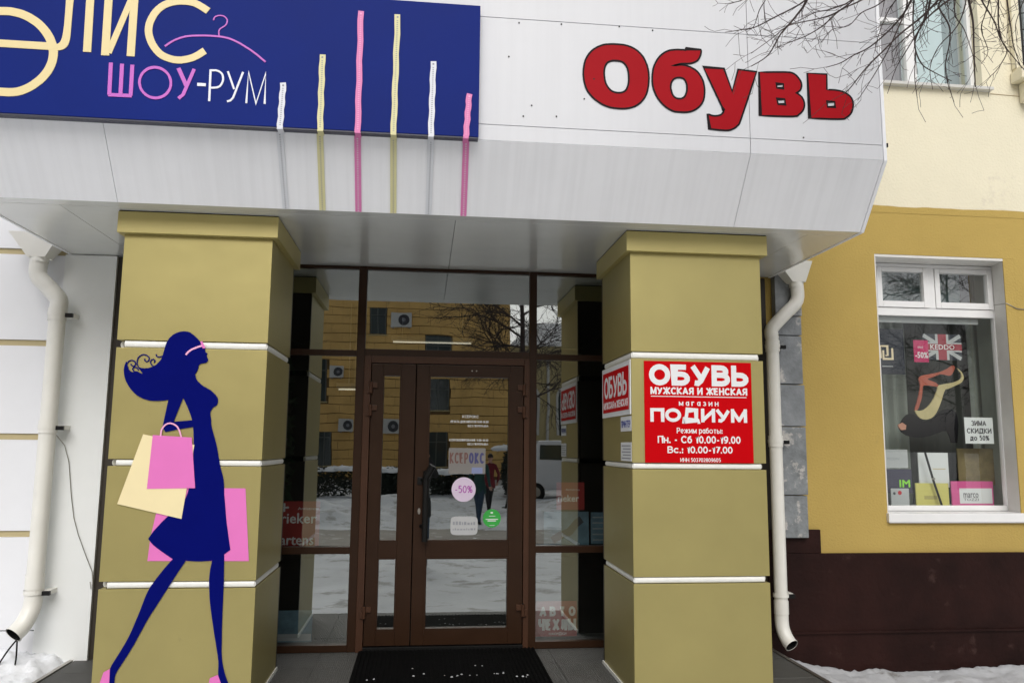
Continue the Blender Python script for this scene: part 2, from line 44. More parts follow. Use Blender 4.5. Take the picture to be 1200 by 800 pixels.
D_strands = [(0.00501, [(1.639, -1.886, 3.576), (1.667, -1.826, 3.533), (1.629, -1.766, 3.471), (1.595, -1.706, 3.431), (1.558, -1.646, 3.355), (1.499, -1.586, 3.326)]), (0.004, [(1.793, -1.61, 3.758), (1.807, -1.55, 3.707), (1.658, -1.49, 3.632), (1.596, -1.43, 3.616), (1.555, -1.37, 3.633), (1.49, -1.31, 3.647)]), (0.00347, [(1.944, -1.767, 3.639), (1.957, -1.707, 3.625), (1.903, -1.647, 3.592), (1.849, -1.587, 3.591), (1.727, -1.527, 3.581), (1.666, -1.467, 3.543), (1.58, -1.407, 3.488)]), (0.00369, [(2.138, -1.556, 3.782), (2.127, -1.496, 3.762), (2.046, -1.436, 3.736), (1.984, -1.376, 3.683), (1.922, -1.316, 3.655), (1.857, -1.256, 3.645), (1.805, -1.196, 3.64)]), (0.00316, [(2.06, -1.537, 3.769), (1.978, -1.477, 3.717), (1.92, -1.417, 3.725), (1.858, -1.357, 3.708), (1.771, -1.297, 3.688)]), (0.00412, [(2.038, -2.041, 3.489), (2.06, -1.981, 3.471), (2.065, -1.921, 3.447), (2.04, -1.861, 3.406), (1.971, -1.801, 3.344), (1.923, -1.741, 3.33), (1.893, -1.681, 3.321), (1.854, -1.621, 3.327)]), (0.00437, [(2.152, -2.088, 3.469), (2.153, -2.028, 3.45), (2.112, -1.968, 3.403), (2.048, -1.908, 3.352), (2.002, -1.848, 3.301), (1.953, -1.788, 3.247), (1.901, -1.728, 3.17), (1.893, -1.668, 3.168)]), (0.00392, [(2.487, -1.346, 3.935), (2.502, -1.286, 3.866), (2.448, -1.226, 3.701), (2.432, -1.166, 3.634), (2.389, -1.106, 3.538), (2.344, -1.046, 3.449)]), (0.0047, [(2.241, -1.867, 3.614), (2.272, -1.807, 3.59), (2.288, -1.747, 3.541), (2.281, -1.687, 3.489), (2.305, -1.627, 3.457), (2.376, -1.567, 3.405), (2.483, -1.507, 3.397), (2.615, -1.447, 3.389)]), (0.00367, [(2.249, -1.889, 3.589), (2.295, -1.829, 3.545), (2.384, -1.769, 3.493), (2.426, -1.709, 3.444), (2.441, -1.649, 3.368), (2.488, -1.589, 3.314), (2.561, -1.529, 3.236)]), (0.00366, [(2.841, -1.204, 4.058), (2.886, -1.144, 4.027), (2.934, -1.084, 3.963), (3.026, -1.024, 3.925), (3.114, -0.964, 3.807), (3.18, -0.904, 3.736)]), (0.0057, [(2.558, -1.677, 3.75), (2.609, -1.617, 3.727), (2.67, -1.557, 3.654), (2.713, -1.497, 3.576), (2.754, -1.437, 3.472), (2.797, -1.377, 3.401)]), (0.00431, [(2.988, -1.347, 3.973), (3.037, -1.287, 3.954), (3.075, -1.227, 3.842), (3.141, -1.167, 3.779), (3.26, -1.107, 3.718), (3.359, -1.047, 3.692)]), (0.00357, [(2.763, -1.671, 3.76), (2.818, -1.611, 3.746), (2.878, -1.551, 3.626), (2.935, -1.491, 3.571), (3.019, -1.431, 3.491)]), (0.00372, [(2.744, -1.525, 3.847), (2.797, -1.465, 3.831), (2.907, -1.405, 3.756), (2.983, -1.345, 3.698), (3.066, -1.285, 3.663), (3.057, -1.225, 3.596), (3.051, -1.165, 3.575)]), (0.00358, [(2.091, -1.964, 3.539), (2.125, -1.904, 3.521), (2.154, -1.844, 3.435), (2.2, -1.784, 3.347), (2.229, -1.724, 3.254), (2.276, -1.664, 3.18)]), (0.00279, [(1.536, -1.529, 3.739), (1.518, -1.469, 3.733), (1.499, -1.409, 3.753), (1.478, -1.349, 3.778)]), (0.00355, [(2.458, -1.319, 3.95), (2.465, -1.259, 3.928), (2.451, -1.199, 3.888), (2.433, -1.139, 3.796), (2.44, -1.079, 3.728)]), (0.00253, [(1.576, -1.629, 3.686), (1.558, -1.569, 3.624), (1.557, -1.509, 3.579), (1.556, -1.449, 3.59)]), (0.00497, [(2.707, -1.433, 3.9), (2.651, -1.373, 3.85), (2.617, -1.313, 3.82), (2.582, -1.253, 3.779), (2.519, -1.193, 3.724), (2.505, -1.133, 3.695)]), (0.003, [(2.267, -1.496, 3.828), (2.255, -1.436, 3.784), (2.196, -1.376, 3.768), (2.158, -1.316, 3.728), (2.097, -1.256, 3.733), (2.065, -1.196, 3.691)]), (0.00254, [(2.382, -2.042, 3.498), (2.403, -1.982, 3.436), (2.424, -1.922, 3.391), (2.497, -1.862, 3.326), (2.506, -1.802, 3.296)]), (0.00365, [(2.551, -1.418, 3.888), (2.545, -1.358, 3.756), (2.48, -1.298, 3.618), (2.457, -1.238, 3.551), (2.438, -1.178, 3.434)]), (0.00276, [(2.951, -1.568, 3.837), (2.975, -1.508, 3.772), (2.99, -1.448, 3.714), (3.043, -1.388, 3.656)]), (0.00289, [(2.438, -1.829, 3.61), (2.427, -1.769, 3.496), (2.369, -1.709, 3.419), (2.361, -1.649, 3.342), (2.41, -1.589, 3.265)])]
D_ribbons = [('cream', [(4.308, 1.889), (4.316, 1.865), (4.335, 1.837), (4.356, 1.82), (4.383, 1.81), (4.419, 1.81), (4.454, 1.82), (4.483, 1.839), (4.508, 1.868), (4.532, 1.909), (4.554, 1.954), (4.571, 1.994), (4.584, 2.03), (4.596, 2.058), (4.608, 2.078), (4.617, 2.081), (4.634, 2.083), (4.674, 2.099), (4.717, 2.118), (4.748, 2.132), (4.771, 2.147), (4.785, 2.166), (4.792, 2.186), (4.788, 2.21), (4.777, 2.234), (4.752, 2.258), (4.733, 2.271), (4.747, 2.252), (4.766, 2.224), (4.771, 2.203), (4.768, 2.186), (4.758, 2.172), (4.741, 2.161), (4.719, 2.151), (4.688, 2.141), (4.642, 2.133), (4.596, 2.125), (4.565, 2.119), (4.544, 2.11), (4.537, 2.097), (4.532, 2.076), (4.516, 2.04), (4.496, 2.0), (4.475, 1.969), (4.452, 1.943), (4.426, 1.918), (4.399, 1.899), (4.373, 1.889), (4.348, 1.885), (4.323, 1.889)]), ('red', [(4.365, 2.169), (4.376, 2.186), (4.398, 2.198), (4.435, 2.206), (4.48, 2.214), (4.527, 2.223), (4.572, 2.234), (4.612, 2.249), (4.646, 2.265), (4.67, 2.282), (4.689, 2.294), (4.708, 2.293), (4.718, 2.28), (4.705, 2.246), (4.683, 2.213), (4.67, 2.203), (4.652, 2.202), (4.62, 2.21), (4.581, 2.216), (4.539, 2.202), (4.498, 2.185), (4.462, 2.175), (4.446, 2.165), (4.481, 2.153), (4.525, 2.138), (4.547, 2.117), (4.553, 2.101), (4.541, 2.1), (4.513, 2.105), (4.461, 2.111), (4.412, 2.112), (4.398, 2.098), (4.395, 2.074), (4.391, 2.043), (4.386, 2.008), (4.374, 1.973), (4.361, 1.941), (4.35, 1.914), (4.338, 1.894), (4.32, 1.882), (4.308, 1.884), (4.316, 1.912), (4.332, 1.95), (4.344, 1.987), (4.357, 2.026), (4.369, 2.07), (4.377, 2.112), (4.37, 2.144)]), ('black', [(4.159, 1.732), (4.173, 1.776), (4.203, 1.817), (4.233, 1.846), (4.266, 1.86), (4.301, 1.852), (4.335, 1.833), (4.362, 1.809), (4.392, 1.791), (4.438, 1.795), (4.484, 1.811), (4.518, 1.844), (4.549, 1.878), (4.584, 1.899), (4.622, 1.907), (4.665, 1.903), (4.701, 1.88), (4.716, 1.832), (4.719, 1.767), (4.709, 1.68), (4.697, 1.607), (4.642, 1.607), (4.631, 1.659), (4.608, 1.709), (4.569, 1.708), (4.516, 1.69), (4.448, 1.668), (4.373, 1.651), (4.294, 1.653), (4.225, 1.668), (4.179, 1.696)]), ('peach', [(4.14, 1.76), (4.181, 1.779), (4.215, 1.756), (4.208, 1.719), (4.167, 1.714), (4.144, 1.737)])]
R = random.Random(7)
# ---------------------------------------------------------------- materials
def mat(name, col, rough=.5, var=.08, scale=6, bump=0, bscale=60, metal=0, streak=0, grime=None, spec=.5, fine=0, warp=0):
    m = bpy.data.materials.new(name); m.use_nodes = True; t = m.node_tree; n = t.nodes; l = t.links
    b = n["Principled BSDF"]; b.inputs['Roughness'].default_value = rough; b.inputs['Metallic'].default_value = metal
    b.inputs['Specular IOR Level'].default_value = spec
    tc = n.new('ShaderNodeTexCoord')
    geo = n.new('ShaderNodeNewGeometry')
    P = geo.outputs['Position']
    nz = n.new('ShaderNodeTexNoise'); nz.inputs['Scale'].default_value = scale; nz.inputs['Detail'].default_value = 6; nz.inputs['Roughness'].default_value = .6
    l.new(P, nz.inputs['Vector'])
    mr = n.new('ShaderNodeMapRange'); mr.inputs[1].default_value = .25; mr.inputs[2].default_value = .75
    mr.inputs[3].default_value = 1-var; mr.inputs[4].default_value = 1+var; l.new(nz.outputs[0], mr.inputs[0])
    mx = n.new('ShaderNodeVectorMath'); mx.operation = 'SCALE'; mx.inputs[0].default_value = col[:3]; l.new(mr.outputs[0], mx.inputs['Scale'])
    out = mx.outputs[0]
    if streak:
        mp = n.new('ShaderNodeMapping'); mp.inputs['Scale'].default_value = (30, 1, 1); l.new(P, mp.inputs[0])
        n2 = n.new('ShaderNodeTexNoise'); n2.inputs['Scale'].default_value = 1; n2.inputs['Detail'].default_value = 5; l.new(mp.outputs[0], n2.inputs['Vector'])
        m2 = n.new('ShaderNodeMapRange'); m2.inputs[1].default_value = .42; m2.inputs[2].default_value = .75; m2.inputs[3].default_value = 1; m2.inputs[4].default_value = 1-streak; l.new(n2.outputs[0], m2.inputs[0])
        mm = n.new('ShaderNodeVectorMath'); mm.operation = 'SCALE'; l.new(out, mm.inputs[0]); l.new(m2.outputs[0], mm.inputs['Scale']); out = mm.outputs[0]
    if grime:
        gc, thr, gs = grime
        n3 = n.new('ShaderNodeTexNoise'); n3.inputs['Scale'].default_value = gs; n3.inputs['Detail'].default_value = 8; n3.inputs['Roughness'].default_value = .65; l.new(P, n3.inputs['Vector'])
        m3 = n.new('ShaderNodeMapRange'); m3.inputs[1].default_value = thr; m3.inputs[2].default_value = thr+.08; l.new(n3.outputs[0], m3.inputs[0])
        mg = n.new('ShaderNodeMix'); mg.data_type = 'RGBA'; l.new(m3.outputs[0], mg.inputs['Factor']); l.new(out, mg.inputs['A']); mg.inputs['B'].default_value = (*gc, 1); out = mg.outputs['Result']
    l.new(out, b.inputs['Base Color'])
    if fine:
        rr = n.new('ShaderNodeMapRange'); rr.inputs[3].default_value = max(rough-fine, .02); rr.inputs[4].default_value = rough+fine; l.new(nz.outputs[0], rr.inputs[0]); l.new(rr.outputs[0], b.inputs['Roughness'])
    if bump:
        nb = n.new('ShaderNodeTexNoise'); nb.inputs['Scale'].default_value = bscale; nb.inputs['Detail'].default_value = 5; l.new(P, nb.inputs['Vector'])
        bp = n.new('ShaderNodeBump'); bp.inputs['Strength'].default_value = min(1, bump); bp.inputs['Distance'].default_value = .01; l.new(nb.outputs[0], bp.inputs['Height']); l.new(bp.outputs[0], b.inputs['Normal'])
    if warp:        # slight oil-canning of thin sheet
        nb = n.new('ShaderNodeTexNoise'); nb.inputs['Scale'].default_value = 2.6; nb.inputs['Detail'].default_value = 2; l.new(P, nb.inputs['Vector'])
        bp = n.new('ShaderNodeBump'); bp.inputs['Strength'].default_value = 1; bp.inputs['Distance'].default_value = warp; l.new(nb.outputs[0], bp.inputs['Height']); l.new(bp.outputs[0], b.inputs['Normal'])
    return m
def glass(name, refl, tint=(.75, .8, .8), glossy=(1, 1, 1), wob=.0006):
    m = bpy.data.materials.new(name); m.use_nodes = True; t = m.node_tree; n = t.nodes; l = t.links; n.clear()
    o = n.new('ShaderNodeOutputMaterial'); mx = n.new('ShaderNodeMixShader'); g = n.new('ShaderNodeBsdfGlossy'); g.inputs['Roughness'].default_value = .0
    g.inputs['Color'].default_value = (*glossy, 1)
    tr = n.new('ShaderNodeBsdfTransparent'); tr.inputs[0].default_value = (*tint, 1)
    lw = n.new('ShaderNodeLayerWeight'); lw.inputs[0].default_value = .5
    ma = n.new('ShaderNodeMath'); ma.operation = 'MULTIPLY_ADD'; ma.inputs[1].default_value = 1-refl; ma.inputs[2].default_value = refl
    pw = n.new('ShaderNodeMath'); pw.operation = 'POWER'; pw.inputs[1].default_value = 5; l.new(lw.outputs['Facing'], pw.inputs[0]); l.new(pw.outputs[0], ma.inputs[0])
    geo = n.new('ShaderNodeNewGeometry'); nz = n.new('ShaderNodeTexNoise'); nz.inputs['Scale'].default_value = 1.6; l.new(geo.outputs['Position'], nz.inputs['Vector'])
    bp = n.new('ShaderNodeBump'); bp.inputs['Strength'].default_value = 1; bp.inputs['Distance'].default_value = wob; l.new(nz.outputs[0], bp.inputs['Height']); l.new(bp.outputs[0], g.inputs['Normal'])
    l.new(ma.outputs[0], mx.inputs[0]); l.new(tr.outputs[0], mx.inputs[1]); l.new(g.outputs[0], mx.inputs[2]); l.new(mx.outputs[0], o.inputs[0])
    return m
def emis(name, col, s):
    m = bpy.data.materials.new(name); m.use_nodes = True; b = m.node_tree.nodes["Principled BSDF"]
    b.inputs['Base Color'].default_value = (*col, 1); b.inputs['Emission Color'].default_value = (*col, 1); b.inputs['Emission Strength'].default_value = s
    return m
K = {}
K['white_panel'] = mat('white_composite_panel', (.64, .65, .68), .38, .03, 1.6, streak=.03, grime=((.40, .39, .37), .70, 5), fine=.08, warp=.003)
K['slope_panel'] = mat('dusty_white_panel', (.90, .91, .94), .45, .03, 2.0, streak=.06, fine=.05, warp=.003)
K['soffit'] = mat('satin_soffit_panel', (.76, .77, .75), .18, .05, 1.5, metal=.25, fine=.05, warp=.005)
K['clad'] = mat('white_wall_cladding', (.76, .77, .80), .45, .03, 2, grime=((.5, .5, .5), .74, 7))
K['clad_grey'] = mat('pale_grey_cladding', (.80, .82, .82), .45, .04, 2)
K['tan'] = mat('khaki_cladding_panel', (.395, .338, .132), .42, .06, 2.0, metal=.5, fine=.05, warp=.004, grime=((.31, .27, .115), .66, 9))
K['tan_cap'] = mat('khaki_cap_metal', (.47, .40, .155), .45, .05, 3, metal=.3, fine=.05, warp=.003)
K['tan_side_shade'] = mat('khaki_side_shade', (.31, .26, .09), .27, .05, 3, fine=.06)  # unused darker khaki with the sides' shade in the colour
K['dark_brown'] = mat('dark_brown_with_shade', (.030, .022, .014), .5, .15, 4)  # brown strips and pot; pillar backs get their shade from this colour
K['core'] = mat('dark_void_metal', (.01, .01, .01), .8, .1, 4, spec=.1)
K['strip'] = mat('white_plastic_strip', (.80, .80, .76), .35, .05, 20)
K['tan_groove'] = mat('beige_groove_strip', (.48, .40, .22), .5, .05, 10)
K['ochre'] = mat('ochre_stucco', (.475, .340, .104), .9, .09, .9, bump=.45, bscale=60, spec=.12, grime=((.38, .28, .10), .66, 2.2))
K['cream'] = mat('cream_stucco', (.80, .745, .575), .9, .07, .8, bump=.45, bscale=50, spec=.12, grime=((.68, .62, .50), .62, 1.7))
K['plinth'] = mat('maroon_plinth_paint', (.020, .0068, .0055), .55, .5, 2, bump=.6, bscale=25, spec=.14, grime=((.050, .026, .022), .63, 3.5))
K['frame'] = mat('brown_aluminium', (.030, .0135, .0065), .35, .12, 6, fine=.05, spec=.2)
K['frame_light'] = mat('brown_aluminium_trim', (.062, .029, .017), .35, .1, 6, spec=.2)
K['pvc'] = mat('white_pvc', (.82, .82, .82), .3, .03, 8, grime=((.55, .52, .47), .74, 14))
K['reveal'] = mat('white_plaster_reveal', (.72, .71, .68), .75, .06, 5, bump=.1, bscale=60, grime=((.5, .46, .38), .7, 9))
K['sill'] = mat('sill_metal', (.62, .61, .58), .4, .08, 9, grime=((.4, .35, .28), .68, 16))
K['glass_door'] = glass('mirror_tinted_glass', .42, (.80, .84, .82), (.94, .98, .96))
K['glass_win'] = glass('clear_window_glass', .08, (.9, .93, .91))
K['glass_up'] = glass('pale_window_glass', .30, (.85, .9, .9))
K['pipe'] = mat('cream_painted_pipe', (.80, .79, .74), .32, .05, 5, grime=((.52, .49, .44), .71, 13))
K['metal_dark'] = mat('black_steel', (.008, .008, .008), .4, .1, 10, spec=.2)
K['metal_mid'] = mat('brushed_steel', (.35, .33, .30), .3, .1, 20, metal=.8)
K['stone'] = mat('grey_stone', (.22, .235, .25), .7, .28, 9, bump=.35, bscale=50, grime=((.52, .50, .48), .60, 5.5))
K['stone_peeled'] = mat('peeling_grey_stone', (.20, .215, .225), .7, .35, 14, bump=.5, bscale=50, grime=((.46, .44, .42), .55, 9))
K['blue'] = mat('navy_sign_vinyl', (.005, .018, .17), .5, .14, .9, fine=.06, spec=.08)
K['yellow'] = mat('cream_yellow_vinyl', (.80, .66, .33), .4, .03, 5)
K['magenta'] = mat('magenta_vinyl', (.55, .10, .55), .4, .03, 5)
K['white_v'] = mat('white_vinyl', (.80, .82, .90), .4, .03, 5)
K['red'] = mat('red_vinyl', (.36, .006, .012), .5, .05, 3, spec=.08)
K['redsign'] = mat('red_sign_face', (.52, .001, .004), .5, .04, 3, spec=.05)
K['black'] = mat('black_outline', (.012, .008, .010), .5, .05, 5, spec=.1)
K['navy'] = mat('navy_cutout', (.0015, .004, .125), .6, .06, 5, spec=.03)
K['pink'] = mat('pink_cutout', (.74, .17, .50), .45, .03, 5)
K['palepink'] = mat('pale_pink_cutout', (.85, .40, .62), .45, .03, 5)
K['bagcream'] = mat('cream_cutout', (.84, .72, .42), .45, .03, 5)
K['tape_white'] = mat('tape_white', (.72, .74, .80), .5, .04, 20)
K['tape_yellow'] = mat('tape_yellow', (.70, .66, .36), .5, .04, 20)
K['tape_pink'] = mat('tape_pink', (.72, .20, .45), .5, .04, 20)
K['tape_low_white'] = mat('tape_clear', (.70, .72, .76), .5, .04, 20)
K['snow'] = mat('snow', (.66, .68, .70), .85, .14, 1.0, bump=.9, bscale=14, grime=((.40, .40, .39), .54, 2.2), spec=.2)
K['slush'] = mat('dirty_snow', (.50, .51, .53), .75, .16, 5, bump=.5, bscale=22, grime=((.22, .21, .20), .58, 3))
K['cleansnow'] = mat('fresh_snow', (.84, .86, .89), .8, .05, 3, bump=.3, bscale=20)
K['rubber'] = mat('black_rubber_mat', (.004, .004, .004), .95, .3, 30, bump=.6, bscale=150, spec=.05)
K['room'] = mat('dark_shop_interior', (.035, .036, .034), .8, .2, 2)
K['paper'] = mat('white_paper', (.74, .75, .76), .6, .03, 5)
K['paper_dim'] = mat('grey_paper', (.45, .46, .47), .6, .06, 8)
K['print_grey'] = mat('grey_print', (.28, .29, .32), .5, .05, 5)
K['print_dark'] = mat('dark_print', (.05, .05, .06), .5, .05, 5)
K['print_purple'] = mat('purple_print', (.38, .05, .38), .5, .05, 5)
K['lilac'] = mat('lilac_sticker', (.66, .55, .70), .45, .03, 5)
K['green'] = mat('green_sticker', (.03, .36, .05), .4, .05, 5)
K['lime'] = mat('lime_print', (.30, .75, .06), .5, .05, 5)
K['yellowcard'] = mat('yellow_card', (.62, .56, .16), .5, .06, 7)
K['brownbox'] = mat('brown_card', (.22, .17, .08), .6, .3, 12)
K['curtain'] = mat('grey_green_curtain', (.30, .33, .30), .85, .12, 4)
K['curtain_dark'] = mat('dark_curtain', (.05, .055, .05), .85, .15, 4)
K['curtain_sky'] = mat('sky_reflection_curtain', (.80, .92, .93), .8, .05, 2)  # curtain colour carries the pale sky reflected in the pane
K['curtain_teal'] = mat('teal_curtain', (.26, .36, .36), .8, .08, 3)
K['curtain_mauve'] = mat('mauve_curtain', (.36, .29, .31), .8, .1, 5)
K['poster_red'] = mat('faded_red_poster', (.34, .016, .014), .6, .1, 6)
K['poster_txt'] = mat('faded_white_print', (.80, .79, .79), .6, .05, 6)
K['poster_blue'] = mat('faded_blue_poster', (.14, .24, .31), .6, .5, 9)
K['bark'] = mat('grey_brown_bark', (.060, .042, .038), .85, .25, 12, bump=.8, bscale=60)
K['leaf'] = mat('dark_hedge_leaf', (.035, .045, .035), .8, .3, 6)
K['block'] = mat('ochre_rusticated_block', (.86, .55, .19), .85, .22, .7, bump=.5, bscale=20, grime=((.6, .4, .16), .6, 1.5))
K['joint'] = mat('dark_mortar', (.22, .14, .06), .9, .15, 4)
K['palewall'] = mat('pale_yellow_wall', (.60, .50, .26), .85, .08, 1)
K['winglass'] = mat('dark_window_glass', (.035, .05, .05), .08, .2, 2)
K['acwhite'] = mat('ac_white', (.72, .72, .70), .5, .04, 5)
K['skin'] = mat('skin', (.52, .30, .22), .55, .05, 20)
K['hairm'] = mat('dark_hair', (.03, .02, .015), .7, .2, 30)
K['jacket_dark'] = mat('black_jacket', (.012, .012, .014), .7, .2, 10)
K['jeans'] = mat('blue_jeans', (.035, .065, .11), .85, .2, 20)
K['coat_red'] = mat('dark_red_coat', (.16, .012, .02), .8, .15, 10)
K['coat_teal'] = mat('teal_jacket', (.015, .07, .065), .7, .15, 10)
K['carwhite'] = mat('white_car_paint', (.72, .72, .74), .25, .04, 2)
K['lamp'] = emis('tube_light', (1, .93, .75), .8)
def ribbed(name, col):
    m = mat(name, col, .6, .15, 5, grime=((.30, .30, .30), .66, 3)); t = m.node_tree; n = t.nodes; l = t.links
    geo = n.new('ShaderNodeNewGeometry'); wv = n.new('ShaderNodeTexWave'); wv.bands_direction = 'X'; wv.inputs['Scale'].default_value = 22; wv.inputs['Distortion'].default_value = 0
    wy = n.new('ShaderNodeTexWave'); wy.bands_direction = 'Y'; wy.inputs['Scale'].default_value = 22
    l.new(geo.outputs['Position'], wv.inputs['Vector']); l.new(geo.outputs['Position'], wy.inputs['Vector'])
    a = n.new('ShaderNodeMath'); a.operation = 'MULTIPLY'; l.new(wv.outputs['Fac'], a.inputs[0]); l.new(wy.outputs['Fac'], a.inputs[1])
    bp = n.new('ShaderNodeBump'); bp.inputs['Strength'].default_value = 1; bp.inputs['Distance'].default_value = .009; l.new(a.outputs[0], bp.inputs['Height']); l.new(bp.outputs[0], n['Principled BSDF'].inputs['Normal'])
    return m
K['deck'] = ribbed('ribbed_grey_deck', (.085, .085, .08))

# ---------------------------------------------------------------- object helpers
def root_of(o):
    while o.parent: o = o.parent
    return o
def rloc(p): return root_of(p).location.copy() if p else Vector((0, 0, 0))
def tag(o, label=None, cat=None, group=None, kind=None):
    if label: o['label'] = label
    if cat: o['category'] = cat
    if group: o['group'] = group
    if kind: o['kind'] = kind
    return o
def thing(name, loc, label, cat, group=None):
    o = bpy.data.objects.new(name, None); COL.objects.link(o); o.location = loc; o.empty_display_size = .1
    return tag(o, label, cat, group)
def link(name, me, parent=None, loc=None):
    o = bpy.data.objects.new(name, me); COL.objects.link(o)
    if parent is not None: o.parent = parent
    if loc is not None: o.location = loc
    return o
class MB:
    def __init__(s): s.v = []; s.f = []; s.m = []; s.mi = 0
    def add(s, vs, fs):
        b = len(s.v); s.v += [tuple(q) for q in vs]; s.f += [tuple(i+b for i in f) for f in fs]; s.m += [s.mi]*len(fs)
    def box(s, x0, x1, y0, y1, z0, z1):
        s.add([(x0,y0,z0),(x1,y0,z0),(x1,y1,z0),(x0,y1,z0),(x0,y0,z1),(x1,y0,z1),(x1,y1,z1),(x0,y1,z1)],
              [(0,3,2,1),(4,5,6,7),(0,1,5,4),(1,2,6,5),(2,3,7,6),(3,0,4,7)]); return s
    def tube(s, pts, r, n=8, cap=True):
        pts = [Vector(p) for p in pts]; N = len(pts); rs = r if isinstance(r, (list, tuple)) else [r]*N
        a = None; rings = []
        for i in range(N):
            d = (pts[min(i+1, N-1)]-pts[max(i-1, 0)])
            d = d.normalized() if d.length > 1e-9 else Vector((0, 0, 1))
            if a is None:
                a = d.cross(Vector((0, 0, 1)))
                if a.length < .1: a = d.cross(Vector((1, 0, 0)))
            a = (a-d*a.dot(d)).normalized(); b = d.cross(a)
            rings.append([pts[i]+(a*math.cos(t)+b*math.sin(t))*rs[i] for t in [2*math.pi*k/n for k in range(n)]])
        fs = []
        for i in range(N-1):
            for k in range(n): fs.append((i*n+k, i*n+(k+1) % n, (i+1)*n+(k+1) % n, (i+1)*n+k))
        if cap: fs += [tuple(range(n))[::-1], tuple((N-1)*n+k for k in range(n))]
        s.add([q for rr in rings for q in rr], fs); return s
    def ribbon(s, pts, wd, d0, d1):
        # pts (u,v) in the X,Z plane, extruded from Y=d0 (front) to d1
        n = len(pts); L = []; Q = []
        loop = n > 3 and abs(pts[0][0]-pts[-1][0])+abs(pts[0][1]-pts[-1][1]) < 1e-9
        for i in range(n):
            a = Vector(pts[i-1 if i else (n-2 if loop else 0)]); b = Vector(pts[i+1 if i < n-1 else (1 if loop else n-1)]); t = (b-a).normalized(); nn = Vector((-t.y, t.x))*wd/2
            if loop or 0 < i < n-1:
                t1 = (Vector(pts[i])-a).normalized(); k = max(.5, abs(t1.dot(t))); nn /= k
            p = Vector(pts[i]); L.append(p+nn); Q.append(p-nn)
        vs = [(p.x, d0, p.y) for p in L]+[(p.x, d0, p.y) for p in Q]+[(p.x, d1, p.y) for p in L]+[(p.x, d1, p.y) for p in Q]
        fs = []
        for i in range(n-1):
            fs += [(i, i+1, n+i+1, n+i), (2*n+i, 3*n+i, 3*n+i+1, 2*n+i+1), (i, 2*n+i, 2*n+i+1, i+1), (n+i, n+i+1, 3*n+i+1, 3*n+i)]
        fs += [(0, n, 3*n, 2*n), (n-1, 3*n-1, 4*n-1, 2*n-1)] if False else [(0, n, 3*n, 2*n), (n-1, 2*n+n-1, 3*n+n-1, n+n-1)]
        s.add(vs, fs); return s
    def build(s, name, m, parent=None, smooth=False, bev=0, fixn=True):
        off = rloc(parent)
        me = bpy.data.meshes.new(name); me.from_pydata([tuple(Vector(q)-off) for q in s.v], [], s.f)
        for mm in (m if isinstance(m, (list, tuple)) else [m]): me.materials.append(mm)
        for p, i in zip(me.polygons, s.m): p.material_index = i; p.use_smooth = smooth
        if fixn or bev:
            bm = bmesh.new(); bm.from_mesh(me)
            if fixn: bmesh.ops.recalc_face_normals(bm, faces=bm.faces)
            if bev: bmesh.ops.bevel(bm, geom=bm.edges[:], offset=bev, segments=2, profile=.7, affect='EDGES', clamp_overlap=True)
            bm.to_mesh(me); bm.free()
        return link(name, me, parent)
def box(name, x0, x1, y0, y1, z0, z1, m, parent=None, bev=0):
    return MB().box(min(x0,x1), max(x0,x1), min(y0,y1), max(y0,y1), min(z0,z1), max(z0,z1)).build(name, m, parent, bev=bev, fixn=False)
def pane(name, x0, x1, y, z0, z1, m, parent):
    # one sheet of glass facing the street
    me = MB(); me.add([(x0,y,z0),(x1,y,z0),(x1,y,z1),(x0,y,z1)], [(0,1,2,3)]); return me.build(name, m, parent, fixn=False)
def curve_mesh(cu):
    o = bpy.data.objects.new('tmp', cu); COL.objects.link(o)
    dg = bpy.context.evaluated_depsgraph_get(); dg.update()
    me = bpy.data.meshes.new_from_object(o.evaluated_get(dg)); bpy.data.objects.remove(o); return me
def shape(name, loops, y, th, m, parent, inset=0):
    # filled outline with holes; loops are (X, Z); front face at Y = y, thickness th backwards
    cu = bpy.data.curves.new('tmp', 'CURVE'); cu.dimensions = '2D'; cu.fill_mode = 'BOTH'; cu.extrude = th/2; cu.offset = inset
    for lp in loops:
        sp = cu.splines.new('POLY'); sp.points.add(len(lp)-1); sp.use_cyclic_u = True
        for i, p in enumerate(lp): sp.points[i].co = (p[0], p[1], 0, 1)
    me = curve_mesh(cu); bpy.data.curves.remove(cu); off = rloc(parent)
    for v in me.vertices:
        x, z, d = v.co; v.co = Vector((x, y+th/2-d, z))-off
    me.materials.clear(); me.materials.append(m); me.name = name
    return link(name, me, parent)
